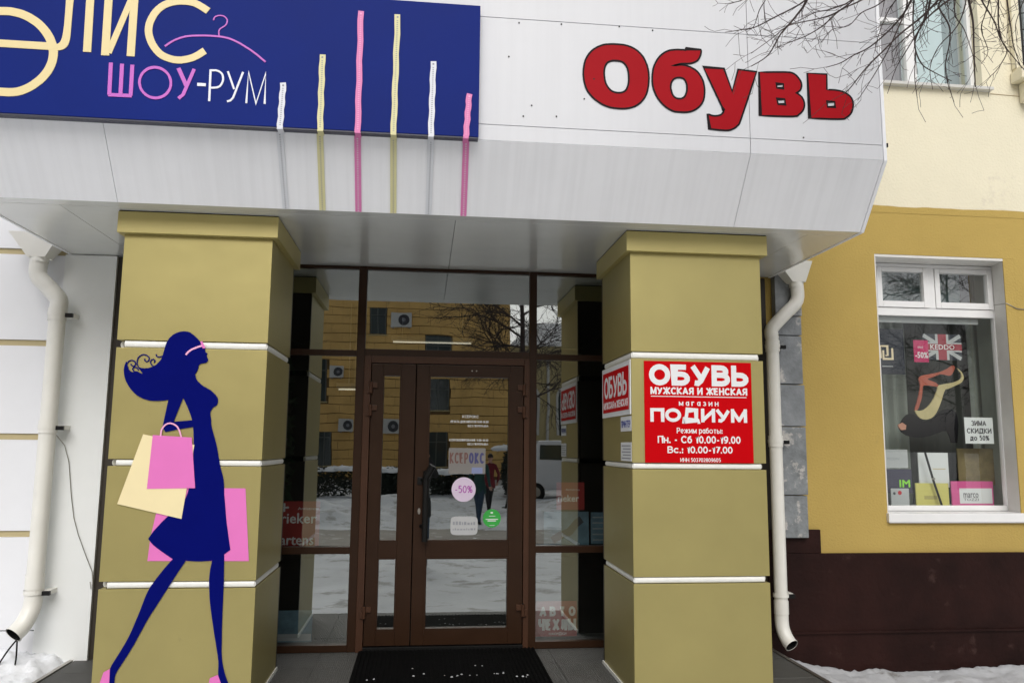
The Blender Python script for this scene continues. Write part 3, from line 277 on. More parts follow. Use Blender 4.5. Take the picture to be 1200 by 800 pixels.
def text(name, s, x0, x1, z0, z1, y, m, parent, bold=0, side=None, spacing=1, shear=0, th=.0010):
    # lettering fitted to a rectangle. side=None: on a wall facing -Y (u = X). side=X: on a face looking to -X (u = -Y)
    cu = bpy.data.curves.new('tmp', 'FONT'); cu.body = s; cu.size = 1; cu.resolution_u = 2; cu.space_character = spacing+bold*.9
    me0 = curve_mesh(cu); bpy.data.curves.remove(cu)
    xs = [v.co.x for v in me0.vertices]; ys = [v.co.y for v in me0.vertices]
    bo = bold; a, b, c, d = min(xs)-bo, max(xs)+bo, min(ys)-bo*.7, max(ys)+bo*.7; off = rloc(parent)
    sh = [(0, 0)] if bo == 0 else [(-bo, 0), (bo, 0), (0, bo*.7), (0, -bo*.7), (-bo*.5, -bo*.5), (bo*.5, bo*.5), (0, 0)]
    vs = []; fs = []
    for k, (dx, dz) in enumerate(sh):
        n0 = len(vs)
        for v in me0.vertices:
            u = x0+(v.co.x+dx-a)/(b-a)*(x1-x0); q = z0+(v.co.y+dz-c)/(d-c)*(z1-z0); dep = -th-.00006*k
            vs.append(tuple((Vector((u, y+dep, q)) if side is None else Vector((side+dep, -u, q)))-off))
        fs += [tuple(i+n0 for i in p.vertices) for p in me0.polygons]
    me = bpy.data.meshes.new(name); me.from_pydata(vs, [], fs); me.materials.append(m)
    return link(name, me, parent)
def arc(cx, cy, rx, ry, a0, a1, n=10): return [(cx+rx*math.cos(math.radians(a0+(a1-a0)*i/n)), cy+ry*math.sin(math.radians(a0+(a1-a0)*i/n))) for i in range(n+1)]
def ring(cx, cy, rx, ry, n=20):
    p = arc(cx, cy, rx, ry, 90, 450, n); p[-1] = p[0]; return p
def bowl(x0, x1, y0, y1, n=7):
    # open D shape starting and ending on the stem at x0
    ry = (y1-y0)/2; rx = min(x1-x0, ry*1.1); return [(x0, y1)]+arc(x1-rx, y0+ry, rx, ry, 90, -90, n)+[(x0, y0)]
GLY = {
 'А': (.8, [[(0, 0), (.4, 1)], [(.4, 1), (.8, 0)], [(.13, .3), (.67, .3)]]), 'Б': (.68, [[(.62, 1), (0, 1), (0, 0)], bowl(0, .68, 0, .56)]), 'В': (.7, [[(0, 0), (0, 1)], bowl(0, .62, .54, 1), bowl(0, .7, 0, .54)]),
 'Г': (.55, [[(.55, 1), (0, 1), (0, 0)]]), 'Д': (1.0, [[(.10, 0), (.2, .5), (.24, 1), (.84, 1), (.84, 0)], [(0, -.14), (0, 0), (1.0, 0), (1.0, -.14)]]), 'Е': (.6, [[(.6, 1), (0, 1), (0, 0), (.6, 0)], [(0, .52), (.54, .52)]]),
 'Ж': (1.1, [[(.55, 0), (.55, 1)], [(0, 1), (.5, .52)], [(.5, .52), (0, 0)], [(1.1, 1), (.6, .52)], [(.6, .52), (1.1, 0)]]), 'З': (.6, [arc(.28, .76, .28, .24, 150, -90, 8), arc(.28, .26, .32, .26, 90, -150, 8)]),
 'И': (.72, [[(0, 1), (0, 0)], [(.72, 1), (.72, 0)], [(0, .02), (.72, .98)]]), 'К': (.7, [[(0, 0), (0, 1)], [(.66, 1), (.05, .5)], [(.05, .5), (.7, 0)]]), 'Л': (.74, [[(0, 0), (.1, .06), (.2, .4), (.22, 1), (.74, 1), (.74, 0)]]),
 'М': (.86, [[(0, 0), (0, 1)], [(0, 1), (.43, .05)], [(.43, .05), (.86, 1)], [(.86, 1), (.86, 0)]]), 'Н': (.7, [[(0, 0), (0, 1)], [(.7, 0), (.7, 1)], [(0, .52), (.7, .52)]]), 'О': (.84, [ring(.42, .5, .42, .5)]),
 'П': (.7, [[(0, 0), (0, 1), (.7, 1), (.7, 0)]]), 'Р': (.62, [[(0, 0), (0, 1)], bowl(0, .62, .42, 1)]), 'С': (.76, [arc(.42, .5, .42, .5, 40, 320, 14)]), 'Т': (.7, [[(0, 1), (.7, 1)], [(.35, 1), (.35, 0)]]),
 'У': (.74, [[(0, 1), (.38, .3)], [(.74, 1), (.36, .14), (.22, .0), (.05, .03)]]), 'Х': (.74, [[(0, 0), (.74, 1)], [(0, 1), (.74, 0)]]), 'Ч': (.66, [[(0, 1), (0, .62), (.1, .46), (.66, .44)], [(.66, 0), (.66, 1)]]), 'Ш': (1.0, [[(0, 1), (0, 0), (1, 0), (1, 1)], [(.5, 0), (.5, 1)]]),
 'Ь': (.64, [[(0, 1), (0, 0)], bowl(0, .64, 0, .56)]), 'Ы': (.98, [[(0, 1), (0, 0)], bowl(0, .6, 0, .56), [(.98, 0), (.98, 1)]]), 'Я': (.66, [[(.66, 0), (.66, 1)], [(.66-x, y) for x, y in bowl(0, .62, .44, 1)], [(.35, .44), (0, 0)]]),
 'Ц': (.76, [[(0, 1), (0, 0), (.8, 0), (.8, -.2)], [(.68, 0), (.68, 1)]]), '0': (.56, [ring(.28, .5, .28, .5)]), '1': (.3, [[(0, .74), (.22, .98), (.22, 0)]]), '2': (.54, [arc(.27, .72, .26, .28, 160, -20, 8)+[(.02, 0), (.56, 0)]]),
 '3': (.54, [arc(.26, .76, .24, .24, 150, -90, 8), arc(.26, .26, .28, .26, 90, -150, 8)]), '5': (.54, [[(.5, 1), (.1, 1), (.06, .55)]+arc(.26, .32, .28, .32, 110, -140, 10)]), '6': (.56, [ring(.28, .3, .28, .3), [(.0, .32), (.06, .7), (.24, .96), (.5, .97)]]),
 '7': (.52, [[(0, 1), (.52, 1), (.18, 0)]]), '8': (.56, [ring(.28, .76, .24, .24), ring(.28, .27, .28, .27)]), '9': (.56, [ring(.28, .7, .28, .3), [(.56, .66), (.5, .3), (.3, .03), (.06, .02)]]),
 '-': (.34, [[(0, .38), (.34, .38)]]), '.': (.1, [[(.05, 0), (.05, .03)]]), ':': (.1, [[(.05, 0), (.05, .12)], [(.05, .5), (.05, .62)]]), ' ': (.22, []), '%': (.8, [ring(.16, .76, .16, .22, 12), ring(.64, .24, .16, .22, 12), [(.14, 0), (.66, 1)]]),
 'а': (.5, [ring(.24, .35, .24, .35, 14), [(.5, 0), (.5, .72)]]), 'б': (.56, [ring(.28, .34, .28, .34, 16), [(.0, .36), (.06, .78), (.24, .94), (.52, 1.0)]]), 'е': (.56, [[(.02, .37), (.55, .37)]+arc(.28, .36, .28, .36, 10, 310, 12)]), 'р': (.54, [[(0, -.28), (0, .72)], ring(.27, .36, .27, .36, 14)]), 'ы': (.8, [[(0, .72), (0, 0)], bowl(0, .5, 0, .4), [(.8, 0), (.8, .72)]]),
}
for lo, up in zip('вгджзиклмнопстухчя', 'ВГДЖЗИКЛМНОПСТУХЧЯ'):
    w_, st_ = GLY[up]; GLY[lo] = (w_*.82, [[(x*.82, y*.72) for x, y in q] for q in st_])
def signtext(name, s, x0, x1, z0, H, y, m, parent, wt=.2, side=None, gap=.16):
    # bold lettering built from strokes; z0 = base line, H = capital height, wt = stroke weight relative to H
    mb = MB(); sw = wt*H; tot = sum(GLY[c][0] for c in s); n = len(s)-1
    # letter bodies are inset by half a stroke; solve the horizontal scale so that the line fills x0..x1
    adv = sw+gap*H*.5; k = (x1-x0-sw-n*adv)/max(tot, .01); k = max(k, .15*H); x = x0+sw/2; j = 0
    for c in s:
        for q in GLY[c][1]:
            pts = [(x+a*k, z0+sw/2*1.0+(b*(H-sw)) if b <= 1 else z0+H-sw/2) for a, b in q]
            if len(q) == 2 and q[0][0] == q[1][0]:      # upright stems run the full height of the letter
                d = sw/2 if q[0][1] < q[1][1] else -sw/2; pts = [(pts[0][0], pts[0][1]-d), (pts[1][0], pts[1][1]+d)]
            elif len(q) > 2 and q[0] != q[-1]:
                for e, f in ((0, 1), (-1, -2)):
                    a_, b_ = Vector(pts[e]), Vector(pts[f])
                    if abs(a_.x-b_.x) < 1e-6: pts[e] = tuple(a_+(a_-b_).normalized()*sw/2)
            elif len(q) == 2 and q[0][1] != q[1][1]:
                a_, b_ = Vector(pts[0]), Vector(pts[1]); d = (b_-a_).normalized()*sw*.3; pts = [tuple(a_-d), tuple(b_+d)]
            mb.ribbon(pts, sw, y-.0009-.00005*(j % 9), y); j += 1
        x += GLY[c][0]*k+adv
    if side is not None: mb.v = [(side+(py-y), -px, pz) for px, py, pz in mb.v]
    o = mb.build(name, m, parent); return o
def disc(name, cx, cz, r, y, th, m, parent=None, n=40):
    return shape(name, [[(cx+r*math.cos(2*math.pi*k/n), cz+r*math.sin(2*math.pi*k/n)) for k in range(n)]], y, th, m, parent)

# ================================================================ SETTING: ground
def gh(x, y):
    b = -.35
    nz = noise.noise(Vector((x*.9, y*.9, 3)))*.05+noise.noise(Vector((x*3.1, y*3.1, 7)))*.02
    if y > -.25 and -2.3 < x < 2.6 and y < 3.5: return -.5
    if x <= -2.3 and y > -3:                       # shovelled snow against the left wall
        k = max(0, min(1, (y+.6)/1.9)); b = -.35+.43*k*k*(3-2*k)+nz*1.6*k
        b -= .12*max(0, min(1, (x+2.75)/.45))*k
        return b
    if x >= 2.6 and y > -3:
        k = max(0, min(1, (y+1.2)/2.4)); b = -.35+.16*k+nz*.5+.12*max(0, 1-abs(x-2.75)/.6)*k
        return b
    if y < -7:                                      # trodden street, heaps beyond
        k = max(0, min(1, (-7-y)/3)); b += nz*1.6*k
        for hx, hy, hr, hz in ((-3.2, -14, 2.2, .45), (-2.2, -12.2, 1.2, .30), (.2, -12.0, 1.0, .22), (3.2, -12.6, 1.2, .35), (4.5, -15, 2, .4), (-.8, -17, 2.6, .35), (7, -19, 3, .6), (-7, -12, 3, .5), (3, -24, 4, .3)):
            d2 = ((x-hx)**2+((y-hy)*1.6)**2)/hr**2
            if d2 < 4: b += hz*math.exp(-d2*1.5)*(1+nz*4)
        return b
    return b+nz*.6
def coords(a, b, fine0, fine1, st, g=1.25):
    c = []; x = fine0
    while x <= fine1: c.append(round(x, 4)); x += st
    s = st; x = c[-1]
    while x < b: s *= g; x += s; c.append(x)
    s = st; x = c[0]
    while x > a: s *= g; x -= s; c.insert(0, x)
    return c
gx = coords(-600, 600, -8, 9, .11); gy = coords(-900, 500, -26, 1.6, .13)
gv = [(x, y, gh(x, y)) for y in gy for x in gx]; nx = len(gx)
gf = [(j*nx+i, j*nx+i+1, (j+1)*nx+i+1, (j+1)*nx+i) for j in range(len(gy)-1) for i in range(nx-1)]
g = MB(); g.add(gv, gf); go = g.build('snowy_ground', K['snow'], smooth=True, fixn=False); tag(go, kind='structure', label='trodden grey white snow covering the street and pavement')
# trodden brownish strip along the kerb, seen mirrored in the glass
xs_ = [-14+.25*i for i in range(113)]; vs = []; fs = []
for i, x in enumerate(xs_):
    ya = -8.0+noise.noise(Vector((x*.7, 1, 0)))*.5; yb_ = -10.8+noise.noise(Vector((x*.6, 9, 0)))*.6
    for j in range(9):
        y = ya+(yb_-ya)*j/8; vs.append((x, y, max(gh(x, y), gh(x+.12, y), gh(x-.12, y))+.012))
for i in range(len(xs_)-1):
    for j in range(8): fs.append((i*9+j, i*9+j+1, (i+1)*9+j+1, (i+1)*9+j))
mb = MB(); mb.add(vs, fs); o = mb.build('slushy_path', mat('brown_slush', (.20, .18, .15), .7, .25, 2, bump=.6, bscale=14, grime=((.42, .41, .40), .58, 2.5)), smooth=True)
for p in o.data.polygons: pass
tag(o, kind='structure', label='trodden brownish slush strip across the street')
# porch floor
pf = MB().box(-2.43, 2.70, -.10, 1.42, -.45, 0).build('porch_floor', K['deck'], bev=.006); tag(pf, kind='structure', label='raised ribbed grey porch floor in front of the doors')
for i in range(9):
    x0 = -2.425+i*.569
    for j in range(3):
        y0 = -.095+j*.49
        t_ = box('deck_tile', x0+.003, x0+.566, y0+.003, y0+.487, .0005, .006, K['deck'], pf, bev=.002)
box('edge_trim', -2.46, -2.432, -.10, 1.24, -.05, .012, K['metal_mid'], pf, bev=.003)
box('edge_trim', 2.702, 2.73, -.10, 1.24, -.05, .012, K['metal_mid'], pf, bev=.003)
# snow heap lumps by the left wall and crumbs of snow on the mat
def lumps(name, spots, m, label, cat=None, seed=1, n=8):
    mb = MB(); rr = random.Random(seed)
    for (x, y, z, r) in spots:
        vs = []; fs = []
        for i in range(5):
            th = math.pi*i/4*.5+.0001
            for k in range(n):
                ph = 2*math.pi*k/n; q = r*(1+rr.uniform(-.22, .22))
                vs.append((x+q*math.sin(th)*math.cos(ph), y+q*math.sin(th)*math.sin(ph), z+q*.55*math.cos(th)-.1*r))
        for i in range(4):
            for k in range(n): fs.append((i*n+k, (i+1)*n+k, (i+1)*n+(k+1) % n, i*n+(k+1) % n))
        mb.add(vs, fs)
    o = mb.build(name, m, smooth=True); return tag(o, label, kind='stuff')
def heap(name, xa, xb, ya, yb, st, amp, base, m, label, seed):
    nx_ = int((xb-xa)/st); ny_ = int((yb-ya)/st); vs = []; fs = []
    for j in range(ny_+1):
        for i in range(nx_+1):
            x = xa+(xb-xa)*i/nx_; y = ya+(yb-ya)*j/ny_; e = min(1, i/4, (nx_-i)/4, j/4, (ny_-j)/3+.6)
            f = .7*abs(noise.noise(Vector((x*3, y*3, seed))))+.35*noise.noise(Vector((x*9, y*9, seed)))+.30*noise.noise(Vector((x*27, y*27, seed)))+.22*noise.noise(Vector((x*52, y*52, seed)))
            vs.append((x, y, gh(x, y)+base*e+amp*f*e-.03*(1-e)))
    for j in range(ny_):
        for i in range(nx_): fs.append((j*(nx_+1)+i, j*(nx_+1)+i+1, (j+1)*(nx_+1)+i+1, (j+1)*(nx_+1)+i))
    mb = MB(); mb.add(vs, fs); o = mb.build(name, m, smooth=True, fixn=False); return tag(o, label, kind='stuff')
heap('snow_heap', -4.0, -2.47, -.6, 1.224, .022, .10, .03, mat('heaped_snow', (.84, .86, .90), .8, .06, 3, bump=.4, bscale=30, grime=((.55, .55, .56), .60, 3.5)), 'clean white snow heap under the left downpipe', 3)
heap('slush_ridge', 2.74, 6.5, -.4, 1.213, .03, .05, .012, K['slush'], 'grey icy ridge of snow along the maroon plinth', 8)

# ================================================================ THE DOOR MAT
mt = thing('door_mat', (.2, .85, 0), 'black rubber door mat with crumbs of snow before the glass door', 'mat')
MB().box(-.44, .875, .12, 1.27, .007, .022).build('mat_base', K['rubber'], mt, bev=.004)
mb = MB()
for i in range(44):
    x = -.42+i*.0298
    mb.box(x, x+.012, .135, 1.255, .0225, .030)
o = mb.build('rib', K['rubber'], mt); tag(o, kind='stuff')
sp = []
for cx, cy, n, s in ((.28, .52, 16, .06), (.56, .58, 12, .05), (.70, .5, 8, .04), (-.30, .50, 6, .03), (.42, .78, 3, .02), (.05, .6, 3, .04), (.2, .3, 6, .1), (-.05, .72, 2, .03)):
    for i in range((n+1)//2): sp.append((cx+R.gauss(0, s), cy+R.gauss(0, s*.5), .031, R.uniform(.003, .009)))
lumps('snow_crumbs', sp, K['slush'], 'crumbs of trodden snow scattered over the black mat', n=6)

# ================================================================ STUCCO BUILDING (right)
sb = thing('stucco_building', (4.5, 1.25, 0), 'ochre and cream stuccoed building with a maroon plinth right of the entrance', 'building')
WY = 1.25
def wall(name, x0, x1, z0, z1, holes, m, parent, y0=WY, y1=WY+.5):
    xs = sorted({x0, x1, *[h[0] for h in holes], *[h[1] for h in holes]}); zs = sorted({z0, z1, *[h[2] for h in holes], *[h[3] for h in holes]})
    xs = [x for x in xs if x0 <= x <= x1]; zs = [q for q in zs if z0 <= q <= z1]
    mb = MB()
    inh = lambda cx, cz: any(h[0] < cx < h[1] and h[2] < cz < h[3] for h in holes)
    solid = {}
    for i in range(len(xs)-1):
        for j in range(len(zs)-1): solid[i, j] = not inh((xs[i]+xs[i+1])/2, (zs[j]+zs[j+1])/2)
    for (i, j), s_ in solid.items():
        if not s_: continue
        a, b, c, d = xs[i], xs[i+1], zs[j], zs[j+1]
        mb.add([(a,y0,c),(b,y0,c),(b,y0,d),(a,y0,d)], [(0,1,2,3)]); mb.add([(a,y1,c),(b,y1,c),(b,y1,d),(a,y1,d)], [(3,2,1,0)])
        if not solid.get((i-1, j)): mb.add([(a,y0,c),(a,y0,d),(a,y1,d),(a,y1,c)], [(0,1,2,3)])
        if not solid.get((i+1, j)): mb.add([(b,y0,c),(b,y1,c),(b,y1,d),(b,y0,d)], [(0,1,2,3)])
        if not solid.get((i, j-1)): mb.add([(a,y0,c),(a,y1,c),(b,y1,c),(b,y0,c)], [(0,1,2,3)])
        if not solid.get((i, j+1)): mb.add([(a,y0,d),(b,y0,d),(b,y1,d),(a,y1,d)], [(0,1,2,3)])
    return mb.build(name, m, parent)
H1 = (3.785, 5.07, .955, 3.195); H2 = (3.60, 4.90, 4.74, 6.9); H3 = (5.27, 6.3, 4.93, 6.9)
H4 = (6.4, 7.6, .955, 3.195)
wall('lower_wall', 2.45, 9, .715, 3.614, [H1, H4], K['ochre'], sb)
wall('upper_wall', 2.40, 9, 3.614, 9.2, [H2, H3], K['cream'], sb, WY+.006)
# hand painted wavy paint edge between ochre and cream
mb = MB(); N = 120; vs = []; fs = []
for i in range(N+1):
    x = 2.46+i*(6.5/N); q = 3.62+noise.noise(Vector((x*2.3, 0, 1)))*.012+noise.noise(Vector((x*9, 4, 1)))*.005
    vs += [(x, WY-.003, 3.56), (x, WY-.003, q)]
for i in range(N): fs.append((2*i, 2*i+2, 2*i+3, 2*i+1))
mb.add(vs, fs); mb.build('paint_edge', K['ochre'], sb, fixn=False)
# plinth, proud of the wall, with the raised block by the stone pilaster
MB().box(2.74, 9, WY-.035, WY+.4, -.6, .715).build('plinth', K['plinth'], sb, bev=.006)
MB().box(2.742, 3.188, WY-.030, WY-.001, .7165, .902).build('plinth_block', K['plinth'], sb, bev=.005)
MB().box(2.745, 8.9, WY-.052, WY-.036, .10, .118).build('plinth_ledge', K['plinth'], sb, bev=.004)
box('roof_slab', -9.5, 9.2, WY-.15, 8, 9.2, 9.5, K['cream'], sb)
box('return_wall', 8.7, 9, WY+.5, 8, 0, 9.2, K['cream'], sb)
# --- display window
def window_frame(name, bars, y0, y1, parent, m):
    mb = MB()
    for b in bars: mb.box(b[0], b[1], y0, y1, b[2], b[3])
    return mb.build(name, m, parent, bev=.004)
dw = box('window', 3.78, 4.98, WY-.03, WY-.005, .952, .955, K['reveal'], sb)   # thin bed under the sill, carries the window's pieces
dw['label'] = 'large shop display window with two small vents above'
yf, yb = 1.445, 1.505
box('sill', 3.775, 5.01, WY-.035, yf-.002, .957, 1.030, K['pvc'], dw, bev=.006)
box('wall_edge', 4.967, 5.069, WY, WY+.008, .956, 3.194, K['ochre'], sb)
mb = MB(); mb.add([(4.9672, WY+.009, 1.031), (5.069, WY+.009, 1.031), (5.069, yf+.011, 1.031), (5.012, yf+.011, 1.031), (4.9672, WY+.009, 3.171), (5.069, WY+.009, 3.171), (5.069, yf+.011, 3.171), (5.012, yf+.011, 3.171)], [(0, 3, 2, 1), (4, 5, 6, 7), (0, 1, 5, 4), (1, 2, 6, 5), (2, 3, 7, 6), (3, 0, 4, 7)])
mb.build('reveal_side', K['reveal'], dw)
box('inner_lining', 5.062, 5.0695, yb+.001, 1.76, .96, 3.19, K['curtain'], dw)
box('reveal_side', 3.7855, 3.797, WY+.004, yb, 1.031, 3.17, K['reveal'], dw)
box('reveal_top', 3.787, 5.068, WY+.003, yb, 3.1725, 3.1935, K['reveal'], dw)
X0, X1 = 3.80, 5.06
# outer frame: bars butted
window_frame('frame', [(3.86, 3.915, 1.03, 3.168), (5.005, 5.06, 1.03, 3.168), (3.916, 5.004, 2.705, 2.775), (3.916, 5.004, 1.031, 1.075), (3.916, 5.004, 3.135, 3.168)], yf+.012, yb, dw, K['pvc'])
box('frame_infill', 3.80, 3.859, yf+.012, yb, 1.03, 3.168, K['pvc'], dw)
for xa, xb in ((3.918, 4.395), (4.46, 5.002)):
    window_frame('vent_sash', [(xa, xa+.045, 2.778, 3.132), (xb-.045, xb, 2.778, 3.132), (xa+.046, xb-.046, 2.778, 2.832), (xa+.046, xb-.046, 3.095, 3.132)], yf, yb-.01, dw, K['pvc'])
    pane('vent_pane', xa+.045, xb-.045, yb-.03, 2.83, 3.096, K['glass_up'], dw)
box('mullion', 4.398, 4.457, yf+.008, yb, 2.777, 3.134, K['pvc'], dw, bev=.003)
pane('pane', 3.914, 5.006, yb-.02, 1.074, 2.706, K['glass_win'], dw)
# room behind the display window
rm = MB()
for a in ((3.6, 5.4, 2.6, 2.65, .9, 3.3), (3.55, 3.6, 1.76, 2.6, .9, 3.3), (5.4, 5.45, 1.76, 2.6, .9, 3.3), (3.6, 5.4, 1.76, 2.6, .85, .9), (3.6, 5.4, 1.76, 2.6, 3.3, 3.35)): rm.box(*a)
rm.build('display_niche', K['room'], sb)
box('display_shelf', 3.80, 5.15, 1.515, 1.95, 1.02, 1.055, K['pvc'], sb)
# pleated curtain at the back of the display
def pleats(name, x0, x1, y, z0, z1, amp, wl, m, parent, seed=0):
    mb = MB(); n = int((x1-x0)/wl*8); vs = []; fs = []
    for i in range(n+1):
        x = x0+(x1-x0)*i/n; ph = 2*math.pi*(x-x0)/wl+1.3*noise.noise(Vector((x*3, seed, 0)))
        vs += [(x, y+amp*math.sin(ph), z0), (x+.004, y+amp*.8*math.sin(ph+.3), z1)]
    for i in range(n): fs.append((2*i, 2*i+2, 2*i+3, 2*i+1))
    mb.add(vs, fs); return mb.build(name, m, parent, smooth=True, fixn=False)
pleats('curtain', 3.62, 4.45, 1.90, 1.06, 3.28, .040, .10, K['curtain'], dw, 1)
pleats('curtain', 4.45, 5.38, 1.96, 1.06, 3.28, .020, .15, K['curtain_dark'], dw, 2)
pleats('curtain', 5.0, 5.2, 1.83, 1.06, 2.72, .012, .09, K['curtain'], dw, 3)
pleats('vent_curtain', 3.85, 4.88, 1.72, 2.78, 3.2, .008, .12, K['curtain_teal'], dw, 4)
box('blind', 3.92, 4.895, 1.515, 1.535, 2.652, 2.704, K['paper_dim'], dw, bev=.003)
# --- upper window
uw = box('window', 3.60, 4.965, WY-.05, WY+.10, 4.715, 4.742, K['sill'], sb, bev=.003); uw['label'] = 'upper window with reflected sky painted on a pale blue curtain behind the twigs'
window_frame('frame', [(3.603, 3.66, 4.7435, 6.9), (4.25, 4.345, 4.7435, 6.9), (4.86, 4.898, 4.7435, 6.9), (3.661, 4.249, 4.7435, 4.80), (4.346, 4.859, 4.7435, 4.80)], WY+.10, WY+.17, uw, K['pvc'])
window_frame('sash_bar', [(3.662, 4.248, 5.385, 5.425)], WY+.11, WY+.16, uw, K['pvc'])
pane('pane', 3.66, 4.25, WY+.14, 4.80, 6.9, K['glass_up'], uw); pane('pane', 4.345, 4.86, WY+.14, 4.80, 6.9, K['glass_up'], uw)
pleats('curtain', 3.6, 4.12, WY+.32, 4.74, 6.9, .010, .11, K['curtain_teal'], uw, 5)
pleats('curtain', 4.12, 4.30, WY+.30, 4.74, 6.9, .010, .05, K['curtain_mauve'], uw, 6)
pleats('curtain', 4.30, 4.72, WY+.26, 4.74, 6.9, .006, .16, K['curtain_sky'], uw, 7)  # reflected sky is painted into this pleated sheet
pleats('curtain', 4.72, 4.95, WY+.30, 4.74, 6.9, .008, .12, K['curtain_teal'], uw, 8)
box('window_niche', 3.5, 5.0, WY+.6, WY+.65, 4.6, 7, K['room'], uw)
# --- grille window and its sill block at the far right
gw = box('window', 5.20, 6.35, WY-.10, WY+.2, 4.90, 4.932, K['cream'], sb, bev=.004); gw['label'] = 'window behind a black grille at the upper right edge'
box('sill_moulding', 5.17, 6.38, WY-.14, WY, 4.80, 4.898, K['cream'], gw, bev=.01)
box('sill_bracket', 5.24, 5.42, WY-.12, WY, 4.62, 4.798, K['cream'], gw, bev=.02)
for q_ in ((5.19, 5.262, 4.934, 6.9), (6.31, 6.38, 4.934, 6.9)): window_frame('surround', [q_], WY-.05, WY-.002, gw, K['cream'])
pane('pane', 5.27, 6.3, WY+.18, 4.93, 6.9, K['glass_up'], gw)
pleats('curtain', 5.2, 6.35, WY+.35, 4.9, 6.9, .01, .1, K['paper_dim'], gw, 9)
for i in range(9): MB().tube([(5.30+i*.12, WY-.02, 4.935), (5.30+i*.12, WY-.02, 6.9)], .008, 6).build('grille_bar', K['metal_dark'], gw)
for i in range(12):
    MB().tube([(5.27, WY-.012, 5.0+i*.16), (6.3, WY-.012, 5.1+i*.16)], .005, 5).build('grille_bar', K['metal_dark'], gw)
# second display window further along the wall (just beyond the frame)
dw2 = box('window', 6.4, 7.6, WY+.2, WY+.26, .96, 3.19, K['pvc'], sb)
pane('pane', 6.46, 7.54, WY+.195, 1.02, 3.13, K['winglass'], dw2)
# hairline crack and stains in the cream wall
mb = MB(); mb.tube([(4.97, WY+.005, 4.70), (6.5, WY+.005, 4.66)], .004, 4)
mb.build('plaster_crack', mat('crack', (.42, .33, .2), .9), sb)
# wire from the window reveal to the right
MB().tube([(4.93, WY+.1, 2.80), (4.97, WY-.004, 2.80), (5.06, WY-.006, 2.755), (5.3, WY-.006, 2.74), (5.8, WY-.006, 2.75)], .004, 5).build('wire', K['metal_mid'], sb, smooth=True)
# ochre fill behind the right pillar
box('corner_wall', 2.30, 2.449, 1.06, 1.75, 0, 2.945, K['ochre'], sb)
box('corner_wall', 2.449, 2.80, 1.24, 1.249, .05, 2.945, K['dark_brown'], sb)  # dark sheet drawn as the black gap beside the downpipe

# ================================================================ STONE PILASTER
sp_ = thing('stone_pilaster', (2.94, 1.2, .84), 'weathered grey stone pilaster between the right downpipe and ochre wall', 'pilaster')
zc = [.84, 1.175, 1.72, 2.06, 2.46, 2.62, 3.2]
for i in range(len(zc)-1):
    box('stone', 2.845+.004*(i % 2), 3.062+.006*(i % 3), 1.165-.004*(i % 2), 1.238, zc[i]+.004, zc[i+1]-.004, K['stone_peeled'] if i in (0, 1) else K['stone'], sp_, bev=.006)
# ================================================================ WHITE CLAD WALL (left)
cw = thing('clad_wall', (-4, 1.25, 0), 'white panel clad wall with beige grooves left of the entrance', 'wall')
zs = [-.6, .214, .862, 1.557, 2.248, 2.938, 3.7, 4.4]
for i in range(len(zs)-1):
    z0 = zs[i]+(.045 if i > 1 else (.004 if i else 0)); z1 = zs[i+1]
    if i == 0: z1 = .21
    for j in range(6): box('wall_panel', -2.715-(j+1)*1.2+.002, -2.715-j*1.2-.002, 1.225, 1.262, z0, z1, K['clad'], cw, bev=.002)
    if i > 0: box('groove_strip', -9.9, -2.715, 1.240, 1.2618, z1+.001, z1+.044, K['tan_groove'], cw)
box('backing_wall', -9.9, -1.7, 1.263, 1.6, -.6, 9.19, K['clad_grey'], cw)
box('upper_cladding', -9.9, -2.4, 1.225, 1.262, 4.46, 9.19, K['clad'], cw)
box('grey_panel', -2.713, -2.340, 1.21, 1.262, -.6, 2.945, K['clad_grey'], cw, bev=.002)
box('dark_strip', -2.3395, -1.86, 1.235, 1.262, -.02, 2.945, K['dark_brown'], cw)  # dark brown sheet filling the strip beside the grey panel
# wall between the canopy top and roof in the middle
box('upper_cladding', -2.39, 2.399, 1.225, 1.262, 5.2, 9.19, K['clad'], cw)
# thin cable on the grey panel
cb = thing('cable', (-2.5, 1.2, .5), 'thin grey cable hanging from the pipe bracket across the grey panel', 'cable')
MB().tube([(-2.64, 1.12, 1.60), (-2.60, 1.19, 1.52), (-2.565, 1.2, 1.40), (-2.53, 1.2, 1.16), (-2.50, 1.2, 1.0), (-2.46, 1.2, .88), (-2.40, 1.2, .74), (-2.345, 1.2, .62), (-2.335, 1.2, .54), (-2.345, 1.2, .50), (-2.355, 1.2, .55)], .003, 6).build('wire', K['metal_mid'], cb, smooth=True)

